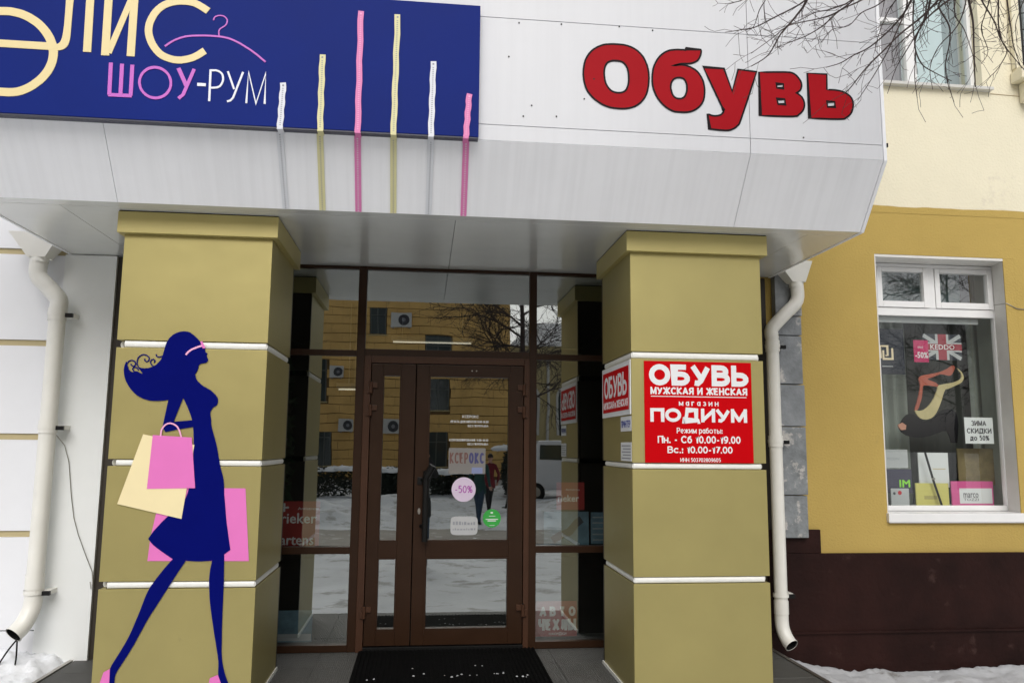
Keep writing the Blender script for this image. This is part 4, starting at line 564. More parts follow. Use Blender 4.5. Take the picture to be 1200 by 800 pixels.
# ================================================================ DOWNPIPES
def bez(pts, n=5):
    out = []; P = [Vector(p) for p in pts]
    for i in range(len(P)-1):
        p0 = P[max(i-1, 0)]; p1 = P[i]; p2 = P[i+1]; p3 = P[min(i+2, len(P)-1)]
        for k in range(n):
            t = k/n; out.append(.5*((2*p1)+(-p0+p2)*t+(2*p0-5*p1+4*p2-p3)*t*t+(-p0+3*p1-3*p2+p3)*t**3))
    out.append(P[-1]); return out
def downpipe(top, xs, xv, r, zneck, zb0, zb1, zlow, out, label, brackets, fw_):
    t = thing('downpipe', (xv, 1.1, 0), label, 'downpipe', 'downpipes either side of the entrance')
    MB().tube(bez([(xs, 1.1, zneck+.02), (xs, 1.1, zb0), ((xs+xv)/2, 1.1, (zb0+zb1)/2), (xv, 1.1, zb1), (xv, 1.1, zb1-.08)]), r*1.06, 20, False).build('bend', K['pipe'], t, smooth=True)
    MB().tube([(xv, 1.1, zb1-.03), (xv, 1.1, zlow)], r, 24, False).build('pipe', K['pipe'], t, smooth=True)
    for q in brackets[:-1]:
        MB().tube([(xv, 1.1, q+.045), (xv, 1.1, q-.045)], r+.006, 24, False).build('collar', K['pipe'], t, smooth=True)
    MB().tube([(xv, 1.1, zlow+.12), (xv, 1.1, zlow+.02)], r+.005, 24, False).build('collar', K['pipe'], t, smooth=True)
    pts = bez(out)
    MB().tube(pts, [r*1.04]*len(pts), 24, False).build('outlet', K['pipe'], t, smooth=True)
    MB().tube(pts[2:], r*.93, 20, False).build('outlet_lining', K['core'], t, smooth=True)
    MB().tube([Vector(pts[-1])-(Vector(pts[-1])-Vector(pts[-2])).normalized()*.01, pts[-1]], r*1.09, 24, False).build('outlet_rim', K['pipe'], t, smooth=True)
    # funnel: rectangular hopper narrowing to the neck
    a0, a1, za, b0 = fw_
    zt = za
    mb = MB(); rr = r*1.1
    top_ = [(a0, 1.0, zt), (a1, 1.0, zt), (a1, 1.21, zt), (a0, 1.21, zt)]
    bot = [(xs-rr, 1.1-rr, zneck), (xs+rr, 1.1-rr, zneck), (xs+rr, 1.1+rr, zneck), (xs-rr, 1.1+rr, zneck)]
    mb.add(top_+bot, [(0, 4, 5, 1), (1, 5, 6, 2), (2, 6, 7, 3), (3, 7, 4, 0)])
    mb.build('funnel', K['pipe'], t)
    MB().tube([(xs, 1.1, zneck+.01), (xs, 1.1, zneck-.035)], r*1.12, 20, False).build('collar', K['pipe'], t, smooth=True)
    for q in brackets:
        mb = MB(); mb.tube([(xv, 1.1, q+.014), (xv, 1.1, q-.014)], r+.009, 24, False); mb.box(xv+r, xv+r+.05, 1.10, 1.24, q-.02, q+.012)
        mb.build('bracket', K['pipe'], t)
        box('bracket_bolt', xv+r+.004, xv+r+.055, 1.075, 1.10, q-.022, q+.008, K['metal_dark'], t, bev=.003)
    return t
dl = downpipe(None, -2.843, -2.685, .057, 2.885, 2.76, 2.58, .50,
   [(-2.685, 1.1, .52), (-2.685, 1.1, .44), (-2.692, 1.085, .37), (-2.715, 1.045, .29), (-2.748, .99, .235)],
   'cream painted downpipe with an elbow outlet before the grooved white wall, at left', [2.47, 1.65, .50], (-3.03, -2.67, 3.06, 0))
MB().tube(bez([(-2.71, .975, .215), (-2.76, .94, .13), (-2.81, .93, .02), (-2.79, .93, -.05), (-2.73, .94, -.03), (-2.70, .95, .06), (-2.71, .97, .2)]), .0055, 6).build('hanging_wire', K['metal_dark'], dl, smooth=True)
dr = downpipe(None, 3.005, 2.783, .050, 2.885, 2.74, 2.50, .26,
   [(2.783, 1.1, .28), (2.783, 1.1, .22), (2.786, 1.085, .16), (2.80, 1.05, .10), (2.815, 1.01, .065)],
   'cream painted downpipe squeezed between the right pillar and grey stone pilaster', [2.36, 1.60, .42], (2.80, 3.10, 3.05, 0))

# ================================================================ CANOPY
cp = thing('entrance_canopy', (0, 0, 2.95), 'white panelled canopy with a sloping lower face over the entrance', 'canopy')
XA, XB = -2.67, 2.82
gp = .003
def slab(name, q, th_n, m, parent, bev=.0015):
    # q: four corners, thickness along th_n
    mb = MB(); n_ = Vector(th_n); vs = [Vector(p) for p in q]+[Vector(p)+n_ for p in q]
    mb.add(vs, [(0,1,2,3), (7,6,5,4), (0,4,5,1), (1,5,6,2), (2,6,7,3), (3,7,4,0)]); return mb.build(name, m, parent, bev=bev)
segs = [(-5.2, -1.83), (-1.83, 1.957), (1.957, XB)]
segs = [(XA, -1.83), (-1.83, 1.957), (1.957, XB)]
zl = [3.33, 3.4285, 4.106, 5.2]
for a, b in segs:
    for k in range(3):
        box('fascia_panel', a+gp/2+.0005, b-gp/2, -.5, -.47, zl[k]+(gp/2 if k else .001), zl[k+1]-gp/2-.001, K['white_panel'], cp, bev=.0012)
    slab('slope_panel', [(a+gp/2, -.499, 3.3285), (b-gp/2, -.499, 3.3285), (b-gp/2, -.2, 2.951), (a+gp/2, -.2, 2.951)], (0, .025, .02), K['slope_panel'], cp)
# backing that shows dark in the joints
mb = MB(); mb.add([(XA+.01, -.47, 5.19), (XB-.01, -.47, 5.19), (XB-.01, -.47, 3.345), (XA+.01, -.47, 3.345), (XA+.01, -.17, 2.985), (XB-.01, -.17, 2.985), (XA+.01, 1.22, 2.985), (XB-.01, 1.22, 2.985), (XA+.01, 1.22, 5.19), (XB-.01, 1.22, 5.19)],
   [(0, 1, 2, 3), (3, 2, 5, 4), (4, 5, 7, 6), (8, 9, 1, 0), (0, 3, 4, 6, 8), (1, 9, 7, 5, 2)]); mb.build('frame_backing', K['core'], cp)
# soffit panels and its border
for a, b in ((XA, -2.2), (-2.2, .173), (.173, 2.505), (2.505, XB)):
    box('soffit_panel', a+.0015, b-.0015, -.098, 1.333 if (a > -2 or b > -2) and a < 2 and a > -2.5 else 1.22, 2.951, 2.978, K['soffit'], cp, bev=.001)
box('soffit_border', XA, XB, -.196, -.101, 2.9515, 2.977, K['soffit'], cp, bev=.001)
# end cheeks and their edge flanges
for x, s in ((XA, -1), (XB, 1)):
    mb = MB(); t0, t1 = (x+.001*s, x+.022*s)
    pr_ = [(-.505, 5.2), (-.505, 3.326), (-.203, 2.947), (1.222, 2.947), (1.222, 5.2)]
    vs = [(t0, p, q) for p, q in pr_]+[(t1, p, q) for p, q in pr_]
    mb.add(vs, [(0, 1, 2, 3, 4), (9, 8, 7, 6, 5)]+[(i, (i+1) % 5, 5+(i+1) % 5, 5+i) for i in range(5)])
    mb.build('end_cheek', K['slope_panel'], cp, bev=.001)
    box('flange_clip', x+.0225*s, x+.030*s, -.51, -.47, 3.415, 3.44, K['metal_dark'], cp)
box('top_cover', XA, XB, -.5, 1.22, 5.201, 5.22, K['slope_panel'], cp)
# rivets and drill marks on the fascia
mb = MB()
for x, z_ in ((.52, 4.08), (.78, 4.09), (1.14, 4.1), (.46, 3.86), (.98, 3.75), (.92, 3.62), (.6, 3.56), (.75, 3.5), (1.35, 4.09), (.55, 3.49), (2.3, 3.45)):
    mb.tube([(x, -.5005, z_), (x, -.5035, z_)], .005, 7)
mb.build('rivet', K['metal_dark'], cp)

# ================================================================ PILLARS
def pillar(xa, xb, inner, label):
    t = thing('entrance_pillar', ((xa+xb)/2, .42, 0), label, 'pillar', 'khaki clad pillars flanking the entrance')
    D1 = .849; th = .03
    MB().box(xa+.034, xb-.034, .034, D1-.034, 0, 2.93).build('core', K['core'], t)
    lev = [(0.004, .697), (.740, 1.403), (1.445, 2.110), (2.157, 2.811)]
    for (z0, z1) in lev:
        box('front_panel', xa, xb, 0, th, z0, z1, K['tan'], t, bev=.002)
        box('side_panel', xa, xa+th, th+.001, D1-th-.001, z0, z1, K['tan'], t, bev=.002)
        box('side_panel', xb-th, xb, th+.001, D1-th-.001, z0, z1, K['tan'], t, bev=.002)
        box('back_panel', xa, xb, D1-th, D1, z0, z1, K['dark_brown'], t, bev=.002)  # shade behind the pillar is put into this dark colour
    for i in range(3):
        za = lev[i][1]+.003; zb = lev[i+1][0]-.003; zm = (za+zb)/2; rr = (zb-za)/2
        l0, l1 = (xa+.045, xb-.010) if inner > 0 else (xa+.010, xb-.032)
        # rounded cover strip with a domed face
        def strip(p0, p1, nrm, nm='joint_strip'):
            mb = MB(); p0 = Vector(p0); p1 = Vector(p1); nn = Vector(nrm); prof = []
            for k in range(9):
                a = -math.pi/2+math.pi*k/8; prof.append((math.cos(a)*.012, math.sin(a)*rr))
            prof = [(-.01, -rr)]+prof+[(-.01, rr)]; n = len(prof)
            vs = [p0+nn*a+Vector((0, 0, b)) for a, b in prof]+[p1+nn*a+Vector((0, 0, b)) for a, b in prof]
            fs = [(k, (k+1) % n, n+(k+1) % n, n+k) for k in range(n)]+[tuple(range(n)), tuple(range(2*n-1, n-1, -1))]
            mb.add(vs, fs); return mb.build(nm, K['strip'], t)
        strip((l0, .014, zm), (l1, .014, zm), (0, -1, 0))
        xi = xb-.014 if inner > 0 else xa+.014
        strip((xi, .012, zm), (xi, D1-.075, zm), (inner, 0, 0))
        xo = xa+.014 if inner > 0 else xb-.014
        strip((xo, .06, zm), (xo, D1-.075, zm), (-inner, 0, 0))
    # capital: projecting metal cap
    o = .036
    cx0, cx1 = xa-.033, xb+.037
    MB().box(cx0, cx1, -.04, D1+.03, 2.811+.001, 2.944).build('cap', K['tan_cap'], t, bev=.003)
    box('cap_seal', cx0+.004, cx1-.004, -.036, D1+.026, 2.9445, 2.9505, K['core'], t)
    box('base_strip', (xb+.001 if inner > 0 else xa-.010), (xb+.010 if inner > 0 else xa-.001), .02, D1, .007, .03, K['strip'], t)
    return t
pillar(-1.85, -.964, 1, 'khaki panel clad pillar carrying the navy silhouette of a woman')
pillar(1.326, 2.212, -1, 'khaki panel clad pillar carrying the red shoe shop notice')

# ================================================================ GLAZED ENTRANCE
GY = 1.32
ge = thing('glazed_entrance', (.2, GY, 0), 'brown framed glass shopfront wall with double doors under the canopy', 'shopfront')
def bar(name, x0, x1, z0, z1, y0=GY-.03, y1=GY+.05, m=None, parent=ge, bev=.003): return box(name, x0, x1, y0, y1, z0, z1, m or K['frame'], parent, bev=bev)
GX0, GX1 = -1.75, 2.28
for a, b in ((-.532, -.468), (.835, .893)):
    bar('mullion', a, b, .008, 2.949)
for a, b in ((GX0, -1.70), (2.22, GX1)): bar('mullion', a, b, .008, 2.949)
for a, b in ((-1.699, -.533), (.894, 2.219)):
    bar('transom', a, b, 2.232, 2.278, GY-.024); bar('transom', a, b, .722, .775, GY-.024); bar('bottom_rail', a, b, .008, .060, GY-.024); bar('top_rail', a, b, 2.925, 2.949, GY-.024)
    for z0, z1 in ((.061, .721), (.776, 2.231), (2.279, 2.924)): pane('pane', a, b, GY, z0, z1, K['glass_door'], ge)
bar('transom', -.467, .834, 2.235, 2.290, GY-.028); bar('top_rail', -.467, .834, 2.925, 2.949, GY-.024)
pane('pane', -.467, .834, GY, 2.291, 2.924, K['glass_door'], ge)
# door frame (lighter trim inside the mullions)
bar('door_frame', -.467, -.414, .008, 2.234, GY-.045, GY+.04, K['frame_light']); bar('door_frame', .792, .834, .008, 2.234, GY-.045, GY+.04, K['frame_light'])
bar('door_frame', -.413, .791, 2.18, 2.2345, GY-.042, GY+.04, K['frame_light']); bar('threshold', -.413, .791, .008, .045, GY-.06, GY+.05, K['metal_dark'])
def leaf(x0, x1, gx0, gx1, label):
    d = MB(); y0, y1 = GY-.038, GY+.012; z0, z1 = .052, 2.174
    d.box(x0, gx0, y0, y1, z0, z1); d.box(gx1, x1, y0, y1, z0, z1)
    d.box(gx0+.0005, gx1-.0005, y0, y1, 2.090, z1); d.box(gx0+.0005, gx1-.0005, y0, y1, .692, .815); d.box(gx0+.0005, gx1-.0005, y0, y1, z0, .162)
    o = d.build('door', K['frame'], ge, bev=.003); o['label'] = label
    # glazing beads and panes
    for a, b in ((.815, 2.090), (.162, .692)):
        pane('pane', gx0, gx1, GY-.008, a, b, K['glass_door'], o)
        mb = MB(); w_ = .010; yb_ = GY-.040
        mb.box(gx0, gx0+w_, yb_, GY-.009, a, b); mb.box(gx1-w_, gx1, yb_, GY-.009, a, b); mb.box(gx0+w_+.0004, gx1-w_-.0004, yb_, GY-.009, b-w_, b); mb.box(gx0+w_+.0004, gx1-w_-.0004, yb_, GY-.009, a, a+w_)
        mb.build('glazing_bead', K['frame'], o)
    return o
dn = leaf(-.408, -.066, -.322, -.178, 'narrow fixed leaf of the entrance door')
dm = leaf(-.058, .786, .040, .678, 'wide glass leaf of the entrance door with pull handle')
for x, par in ((-.41, dn), (.79, dm)):
    for q in (1.985, 1.81, .30):
        mb = MB(); s = 1 if x < 0 else -1
        mb.tube([(x, GY-.062, q-.045), (x, GY-.062, q+.045)], .013, 12); mb.box(min(x, x+s*.05), max(x, x+s*.05), GY-.055, GY-.039, q-.002, q+.040); mb.box(min(x, x-s*.03), max(x, x-s*.03), GY-.062, GY-.046, q-.045, q+.005)
        mb.build('hinge', K['frame_light'], par, bev=.002)
        MB().tube([(x, GY-.062, q+.046), (x, GY-.062, q+.052)], .008, 8).build('hinge_pin', K['metal_dark'], par)
mb = MB(); hx = .030
mb.tube([(hx, GY-.10, .82), (hx, GY-.10, 1.35)], .023, 14)
for q in (.93, 1.28): mb.tube([(hx, GY-.10, q), (hx-.03, GY-.04, q)], .016, 10)
mb.tube([(hx, GY-.115, 1.30), (hx+.05, GY-.13, 1.39)], .028, 10)
mb.build('pull_handle', K['metal_dark'], dm, smooth=False)
MB().box(-.035, .005, GY-.052, GY-.039, 1.245, 1.30).build('handle_plate', K['metal_dark'], dm, bev=.004)
shape('lock_plate', [[(-.017+.011*math.cos(a), 1.042+.024*math.sin(a)) for a in [k*math.pi/8 for k in range(16)]]], GY-.046, .008, K['metal_mid'], dm)
mb = MB(); 
for x in (.375, .41): mb.tube([(x, GY-.039, 2.13), (x, GY-.043, 2.13)], .006, 8)
mb.build('closer_screw', K['metal_mid'], dm)
# interior
it = MB()
X_0, X_1 = -1.85, 2.29
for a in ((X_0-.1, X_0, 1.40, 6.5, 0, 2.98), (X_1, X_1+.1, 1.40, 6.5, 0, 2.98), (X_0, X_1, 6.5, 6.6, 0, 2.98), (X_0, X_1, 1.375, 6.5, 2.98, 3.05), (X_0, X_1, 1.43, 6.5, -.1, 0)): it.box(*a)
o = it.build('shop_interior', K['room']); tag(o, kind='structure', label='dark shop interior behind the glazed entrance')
for (x0, x1, y, zz, lb) in ((-.36, .52, 4.0, 2.70, 'long lit ceiling tube seen through the glass above the door'), (-.86, -.6, 3.2, 2.1, 'short lit tube seen through the left side glass')):
    t = thing('ceiling_lamp', ((x0+x1)/2, y, zz), lb, 'lamp')
    MB().tube([(x0, y, zz), (x1, y, zz)], .008, 10).build('tube', K['lamp'], t)
    box('lamp_body', x0-.02, x1+.02, y-.03, y+.03, zz+.016, zz+.06, K['paper_dim'], t, bev=.004)
    mb = MB(); mb.tube([(x0+.1, y, zz+.06), (x0+.1, y, 2.979)], .004, 5); mb.tube([(x1-.1, y, zz+.06), (x1-.1, y, 2.979)], .004, 5); mb.build('hanger', K['metal_mid'], t)

# ================================================================ BLUE SIGN
bs = thing('blue_sign', (-1.5, -.53, 3.3), 'navy sign board with cream and magenta lettering on the canopy left', 'sign')
MB().box(-3.4, .281, -.563, -.504, 3.322, 4.137).build('board', K['blue'], bs, bev=.002)
box('bottom_edge', -3.4, .280, -.559, -.508, 3.313, 3.3205, mat('sign_edge', (.03, .032, .06), .4), bs)
for i, (c, pts, wd) in enumerate(D_sign):
    yy = -.5665-.0002*(i % 5)
    nm = 'letter' if i < 26 else ('hanger_emblem')
    MB().ribbon(pts, wd, yy, -.5632).build(nm, K[{'yellow': 'yellow', 'magenta': 'magenta', 'white': 'white_v'}[c]], bs)
for q in D_signshape: shape('letter', q[1], -.5672, .004, K[q[0]], bs)
# measuring tapes
lab = ['short white measuring tape, leftmost on the blue sign', 'first cream measuring tape, right of the short white one', 'tall pink measuring tape in the middle of the blue sign', 'tall cream measuring tape right of the tall pink one', 'white measuring tape between the tall cream and short pink', 'short pink measuring tape at the blue sign right end']
for (c, xt, xs_, zt, xb0, xb1), lb in zip(D_tapes, lab):
    t = thing('measuring_tape', (xs_, -.567, 3.32), lb, 'measuring tape', 'measuring tapes over sign and canopy')
    m = K['tape_'+c]; wd = .033
    n = 12; pts = []
    for k in range(n+1):
        q = zt+(3.312-zt)*k/n; pts.append((xt+(xs_-xt)*k/n+.0025*math.sin(k*1.7+xt*9), q))
    MB().ribbon(pts, wd, -.5695, -.5672).build('upper_strip', m, t)
    mb = MB()
    q = 3.33
    while q < zt-.03:
        kk = (3.312-q)/(3.312-zt); xx = xs_+(xt-xs_)*kk
        mb.box(xx-.004, xx+.004, -.5703, -.5696, q, q+.004); q += .012
    mb.box(xt-.005, xt+.005, -.5703, -.5696, zt-.022, zt-.012)
    mb.build('tick_mark', K['print_grey'] if c != 'pink' else K['palepink'], t)
    # fold under the sign and run down the slope
    dn_ = Vector((0, -.038, -.030)).normalized()
    lw = K['tape_low_white'] if c == 'white' else m
    a = Vector((xb0, -.4990, 3.322)); b = Vector((xb1, -.203, 2.952))
    mb = MB(); off = Vector((0, -.0023, -.0019)); h = Vector((wd/2+.002, 0, 0))
    vs = [a-h+off, a+h+off, b+h+off, b-h+off, a-h+off*.2, a+h+off*.2, b+h+off*.2, b-h+off*.2]
    mb.add(vs, [(0, 1, 2, 3), (7, 6, 5, 4), (0, 4, 5, 1), (1, 5, 6, 2), (2, 6, 7, 3), (3, 7, 4, 0)]); mb.build('lower_strip', lw, t)
    mb = MB(); mb.box(xs_-wd/2, xs_+wd/2, -.5695, -.500, 3.3065, 3.3115); mb.build('fold', m, t)
    mb = MB(); nn = 34
    for k in range(nn):
        p = a.lerp(b, (k+.5)/nn)+off*1.25; s_ = .004
        dv = (b-a).normalized()*.0025
        mb.add([p-Vector((s_, 0, 0))-dv, p+Vector((s_, 0, 0))-dv, p+Vector((s_, 0, 0))+dv, p-Vector((s_, 0, 0))+dv], [(0, 1, 2, 3)])
    mb.build('tick_mark', K['paper'] if c == 'pink' else K['print_grey'], t, fixn=False)

# ================================================================ RED LETTERING
rl = thing('shop_lettering', (1.7, -.5, 3.5), 'big red lettering with black outline on the white canopy fascia', 'sign')
for lp in D_letters:
    o = shape('letter', lp, -.5028, .0022, K['red'], rl)
    for j, q in enumerate(lp):
        MB().ribbon(q+[q[0]], .0115, -.5036-.0002*j, -.5024).build('outline', K['black'], o)

# ================================================================ WOMAN SILHOUETTE (flat cut-out on the pillar)
wd_ = thing('woman_silhouette', (-1.4, -.004, .05), 'navy cut-out silhouette of a striding woman with shopping bags on the left pillar', 'decal')
shape('rear_bag', D_bag_b, -.003, .002, K['pink'], wd_)
shape('figure', D_body, -.006, .0025, K['navy'], wd_); shape('hair', D_hair, -.0065, .0032, K['navy'], wd_); shape('arm', D_arm, -.0068, .003, K['navy'], wd_)
for c in D_curls: MB().ribbon(c, .0065, -.0058, -.0035).build('curl', K['navy'], wd_)
MB().ribbon(D_glasses[0], .011, -.0085, -.0068).build('sunglasses', K['palepink'], wd_)
shape('sunglasses_lens', [D_glasses[1]], -.0088, .0018, K['pink'], wd_)
shape('cream_bag', D_bag_y, -.0092, .002, K['bagcream'], wd_)
shape('pink_bag', D_bag_p, -.0115, .002, K['pink'], wd_)
MB().ribbon(D_bag_h, .009, -.0120, -.0098).build('bag_handle', K['palepink'], wd_)
for s in D_shoes: shape('shoe', [s], -.0078, .0018, K['pink'], wd_)

# ================================================================ NOTICES ON THE RIGHT PILLAR
rs = thing('red_notice', (1.77, -.003, 1.77), 'square red notice with white shop hours on the right pillar front', 'sign')
MB().box(1.408, 2.127, -.006, -.0005, 1.446, 2.096).build('board', K['redsign'], rs, bev=.001)
def rx(px): return 1.408+(px-755.5)/(880.5-755.5)*(2.127-1.408)
def rz(py): return 2.096-(py-424)/(542-424)*.65
for s, a, b, c, d, bo in (('ОБУВЬ', 761, 877, 427.6, 452.6, .25), ('МУЖСКАЯ И ЖЕНСКАЯ', 762.5, 875, 454.5, 463, .22), ('магазин', 795, 841, 469.5, 476, .17), ('ПОДИУМ', 762, 874, 479, 495, .25), ('Режим работы:', 792, 845, 501.5, 508, .15), ('Пн. - Сб 10.00-19.00', 770, 865.6, 511, 519.5, .18), ('Вс.: 10.00-17.00', 781, 856, 523, 531, .18), ('ИНН 503702809605', 795.5, 842, 536.4, 541, .15)):
    signtext('lettering', s, rx(a), rx(b), rz(d), rz(c)-rz(d), -.0062, K['paper'], rs, bo, gap=.9 if s == 'магазин' else .12)
box('divider_line', rx(763), rx(874), -.0075, -.0062, rz(465.8), rz(464.9), K['paper'], rs)
ss = thing('side_notice', (1.322, .42, 1.92), 'framed red and white notice on the inner side of the right pillar', 'sign')
MB().box(1.319, 1.3255, .012, .815, 1.752, 2.106).build('board', K['paper'], ss, bev=.001)
box('red_field', 1.3175, 1.3185, .045, .785, 1.785, 2.072, K['redsign'], ss)
signtext('lettering', 'ОБУВЬ', -.74, -.09, 1.885, .155, 0, K['paper'], ss, .17, side=1.3173)
signtext('lettering', 'МУЖСКАЯ и ЖЕНСКАЯ', -.76, -.07, 1.81, .05, 0, K['paper'], ss, .15, side=1.3173)
for z0, z1, s, lb in ((1.645, 1.742, 'ПРИНТЕР', 'small white paper directly under the side notice'), (1.452, 1.573, None, 'lower small white paper near the groove of the right pillar')):
    t = thing('paper_notice', (1.325, .15, z0), lb, 'paper notice', 'small papers taped to the pillar side')
    box('sheet', 1.3235, 1.3255, .012, .285, z0, z1, K['paper'], t)
    if s: signtext('lettering', s, -.27, -.03, z0+.025, .045, 0, mat('blue_print', (.08, .10, .3), .5), t, .18, side=1.3233)
    else:
        mb = MB()
        for k in range(5): mb.box(1.3228, 1.3233, .03, .26-.03*(k % 2), z0+.015+k*.02, z0+.022+k*.02)
        mb.build('print_lines', K['print_grey'], t)

# ================================================================ STICKERS ON THE DOOR
def sticker(name, lb): return thing(name, (.35, GY-.01, 1.2), lb, 'sticker')
sy = GY-.0115
t = sticker('discount_sticker', 'round lilac sticker with minus 50 percent on the door glass'); disc('disc', .325, 1.205, .094, sy, .002, K['lilac'], t); signtext('lettering', '-50%', .256, .394, 1.178, .058, sy-.0002, K['print_purple'], t, .12)
t = sticker('green_sticker', 'round green sticker low on the door glass'); disc('disc', .548, .985, .070, sy, .002, K['green'], t)
mb = MB()
for a, b, q, h in ((.50, .596, .975, .006), (.515, .58, .962, .008), (.525, .575, 1.0, .004), (.53, .57, .93, .003), (.538, .556, 1.022, .012)): mb.box(a, b, sy-.0012, sy-.0003, q, q+h)
mb.build('print', K['paper'], t)
t = sticker('hours_card', 'white rounded card with small print on the door glass'); shape('card', [[(.333+a*.105*1.0, .929+b*.071) for a, b in [(math.copysign(min(1, abs(math.cos(q))**.35), math.cos(q)), math.copysign(min(1, abs(math.sin(q))**.35), math.sin(q))) for q in [k*math.pi/16+.05 for k in range(32)]]]], sy, .002, K['paper_dim'], t)
mb = MB()
rr = random.Random(5)
for row, (q, h) in enumerate(((.935, .028), (.895, .016))):
    x = .245
    while x < .42: w_ = rr.uniform(.008, .02); mb.box(x, x+w_, sy-.001, sy-.0002, q, q+h*rr.uniform(.6, 1)); x += w_+.007
mb.build('print', K['print_grey'], t)
t = sticker('copy_sign', 'pale sheet lettered for photocopies on the door glass'); box('sheet', .204, .492, sy, sy+.002, 1.325, 1.525, mat('translucent_sheet', (.20, .19, .18), .6), t)
signtext('lettering', 'КСЕР', .212, .355, 1.405, .085, sy-.0002, mat('brown_print', (.14, .06, .05), .6), t, .13); signtext('lettering', 'ОКС', .362, .482, 1.405, .085, sy-.0002, mat('navy_print', (.05, .05, .16), .6), t, .17)
box('blue_corner', .385, .470, sy-.001, sy-.0002, 1.328, 1.375, mat('blue_patch', (.20, .24, .42), .6), t)
t = sticker('glass_lettering', 'small white lettering lines on the door glass')
for s, a, b, q, h in (('КСЕРОКС', .306, .435, 1.760, .022), ('ПЕЧАТЬ ДОКУМЕНТОВ 9.00-18.00', .213, .512, 1.722, .018), ('БЕЗ ПЕРЕРЫВА', .350, .512, 1.690, .016), ('КСЕРОКОПИРОВАНИЕ 9.00-18.00', .207, .512, 1.578, .018), ('БЕЗ ПЕРЕРЫВА', .350, .512, 1.548, .016)):
    signtext('lettering', s, a, b, q, h, sy, K['paper'], t, .15)

# ================================================================ POSTERS BEHIND THE SIDE GLASS
def poster(lb, x0, x1, y, z0, z1, m, cat='poster'):
    t = thing('poster', ((x0+x1)/2, y, z0), lb, cat); box('sheet', x0, x1, y, y+.004, z0, z1, m, t); return t
py_ = 1.50
t = poster('faded red shoe brand poster behind the left side glass', -1.30, -.79, py_, .735, 1.10, K['poster_red'])
text('lettering', 'rieker', -1.085, -.815, .93, 1.01, py_-.0005, K['poster_txt'], t, bold=.02); text('lettering', 'Antistress', -.96, -.80, 1.035, 1.055, py_-.0005, K['poster_txt'], t)
text('lettering', 'martens', -1.16, -.83, .765, .83, py_-.0005, K['poster_txt'], t, bold=.02)
mb = MB(); mb.box(-1.10, -1.03, py_-.002, py_-.0005, 1.045, 1.06); mb.box(-1.073, -1.057, py_-.0026, py_-.0021, 1.02, 1.085); mb.build('cross_logo', K['poster_txt'], t)
t = poster('small red shoe brand poster behind the right side glass', 1.09, 1.32, py_, 1.035, 1.255, K['poster_red'])
text('lettering', 'rieker', 1.10, 1.275, 1.10, 1.155, py_-.0005, K['poster_txt'], t, bold=.02); text('lettering', 'Antistress', 1.165, 1.28, 1.19, 1.205, py_-.0005, K['poster_txt'], t)
t = poster('grey shoe picture poster below the small red poster', .99, 1.36, py_+.02, .745, 1.02, K['poster_blue'])
mb = MB(); mb.ribbon([(1.06, .79), (1.12, .83), (1.20, .86), (1.26, .93), (1.30, .96)], .06, py_+.017, py_+.0195); mb.build('shoe_picture', K['print_dark'], t)
t = poster('narrow grey notice beside the right pillar behind glass', 1.375, 1.50, py_+.01, .765, 1.015, K['poster_blue'])
mb = MB()
for k in range(5): mb.box(1.39, 1.48, py_+.008, py_+.0095, .79+k*.045, .80+k*.045)
mb.build('print_lines', K['paper_dim'], t)
t = poster('red poster for car seat covers low behind the right side glass', .915, 1.255, py_, .05, .32, K['poster_red'])
signtext('lettering', 'АВТО', .955, 1.245, .205, .075, py_-.0005, K['poster_txt'], t, .26, gap=.7); signtext('lettering', 'ЧЕХЛЫ', .945, 1.25, .095, .09, py_-.0005, K['poster_txt'], t, .24); signtext('lettering', 'НАКИДКИ', 1.03, 1.17, .06, .02, py_-.0005, K['poster_txt'], t, .15)
t = poster('blue and white leaflet low behind the left side glass', -1.20, -.815, py_, .04, .275, K['poster_blue'])
mb = MB(); mb.box(-1.18, -.82, py_-.002, py_-.0005, .05, .10); mb.build('white_band', K['paper_dim'], t)
# leafy greenery standing in the dark corners behind the glass
def bush(name, parent, cx, cy, cz, rx_, ry_, rz_, n, s, m, seed):
    rr = random.Random(seed); mb = MB()
    for i in range(n):
        while True:
            p = Vector((rr.uniform(-1, 1), rr.uniform(-1, 1), rr.uniform(-1, 1)))
            if p.length < 1: break
        p = Vector((cx+p.x*rx_, cy+p.y*ry_, cz+p.z*rz_)); a = Vector((rr.gauss(0, 1), rr.gauss(0, 1), rr.gauss(0, 1))).normalized(); b = a.orthogonal().normalized()
        a *= s*rr.uniform(.6, 1.4); b *= s*.35
        mb.add([p-a, p+b, p+a, p-b], [(0, 1, 2, 3)])
    return mb.build(name, m, parent, fixn=False)
pl = thing('potted_plant', (-1.25, 1.75, 0), 'dark leafy plant in the left corner behind the glass', 'plant')
bush('foliage', pl, -1.28, 1.78, 1.5, .22, .15, 1.2, 1500, .06, mat('dim_leaf', (.02, .05, .02), .6, .3), 4)
MB().tube([(-1.28, 1.78, 0), (-1.26, 1.78, 1.2), (-1.28, 1.78, 2.5)], .012, 6).build('stem', K['bark'], pl)
mb = MB(); mb.tube([(-1.28, 1.78, .007), (-1.28, 1.78, .28)], [.11, .15], 16); mb.build('pot', K['dark_brown'], pl)

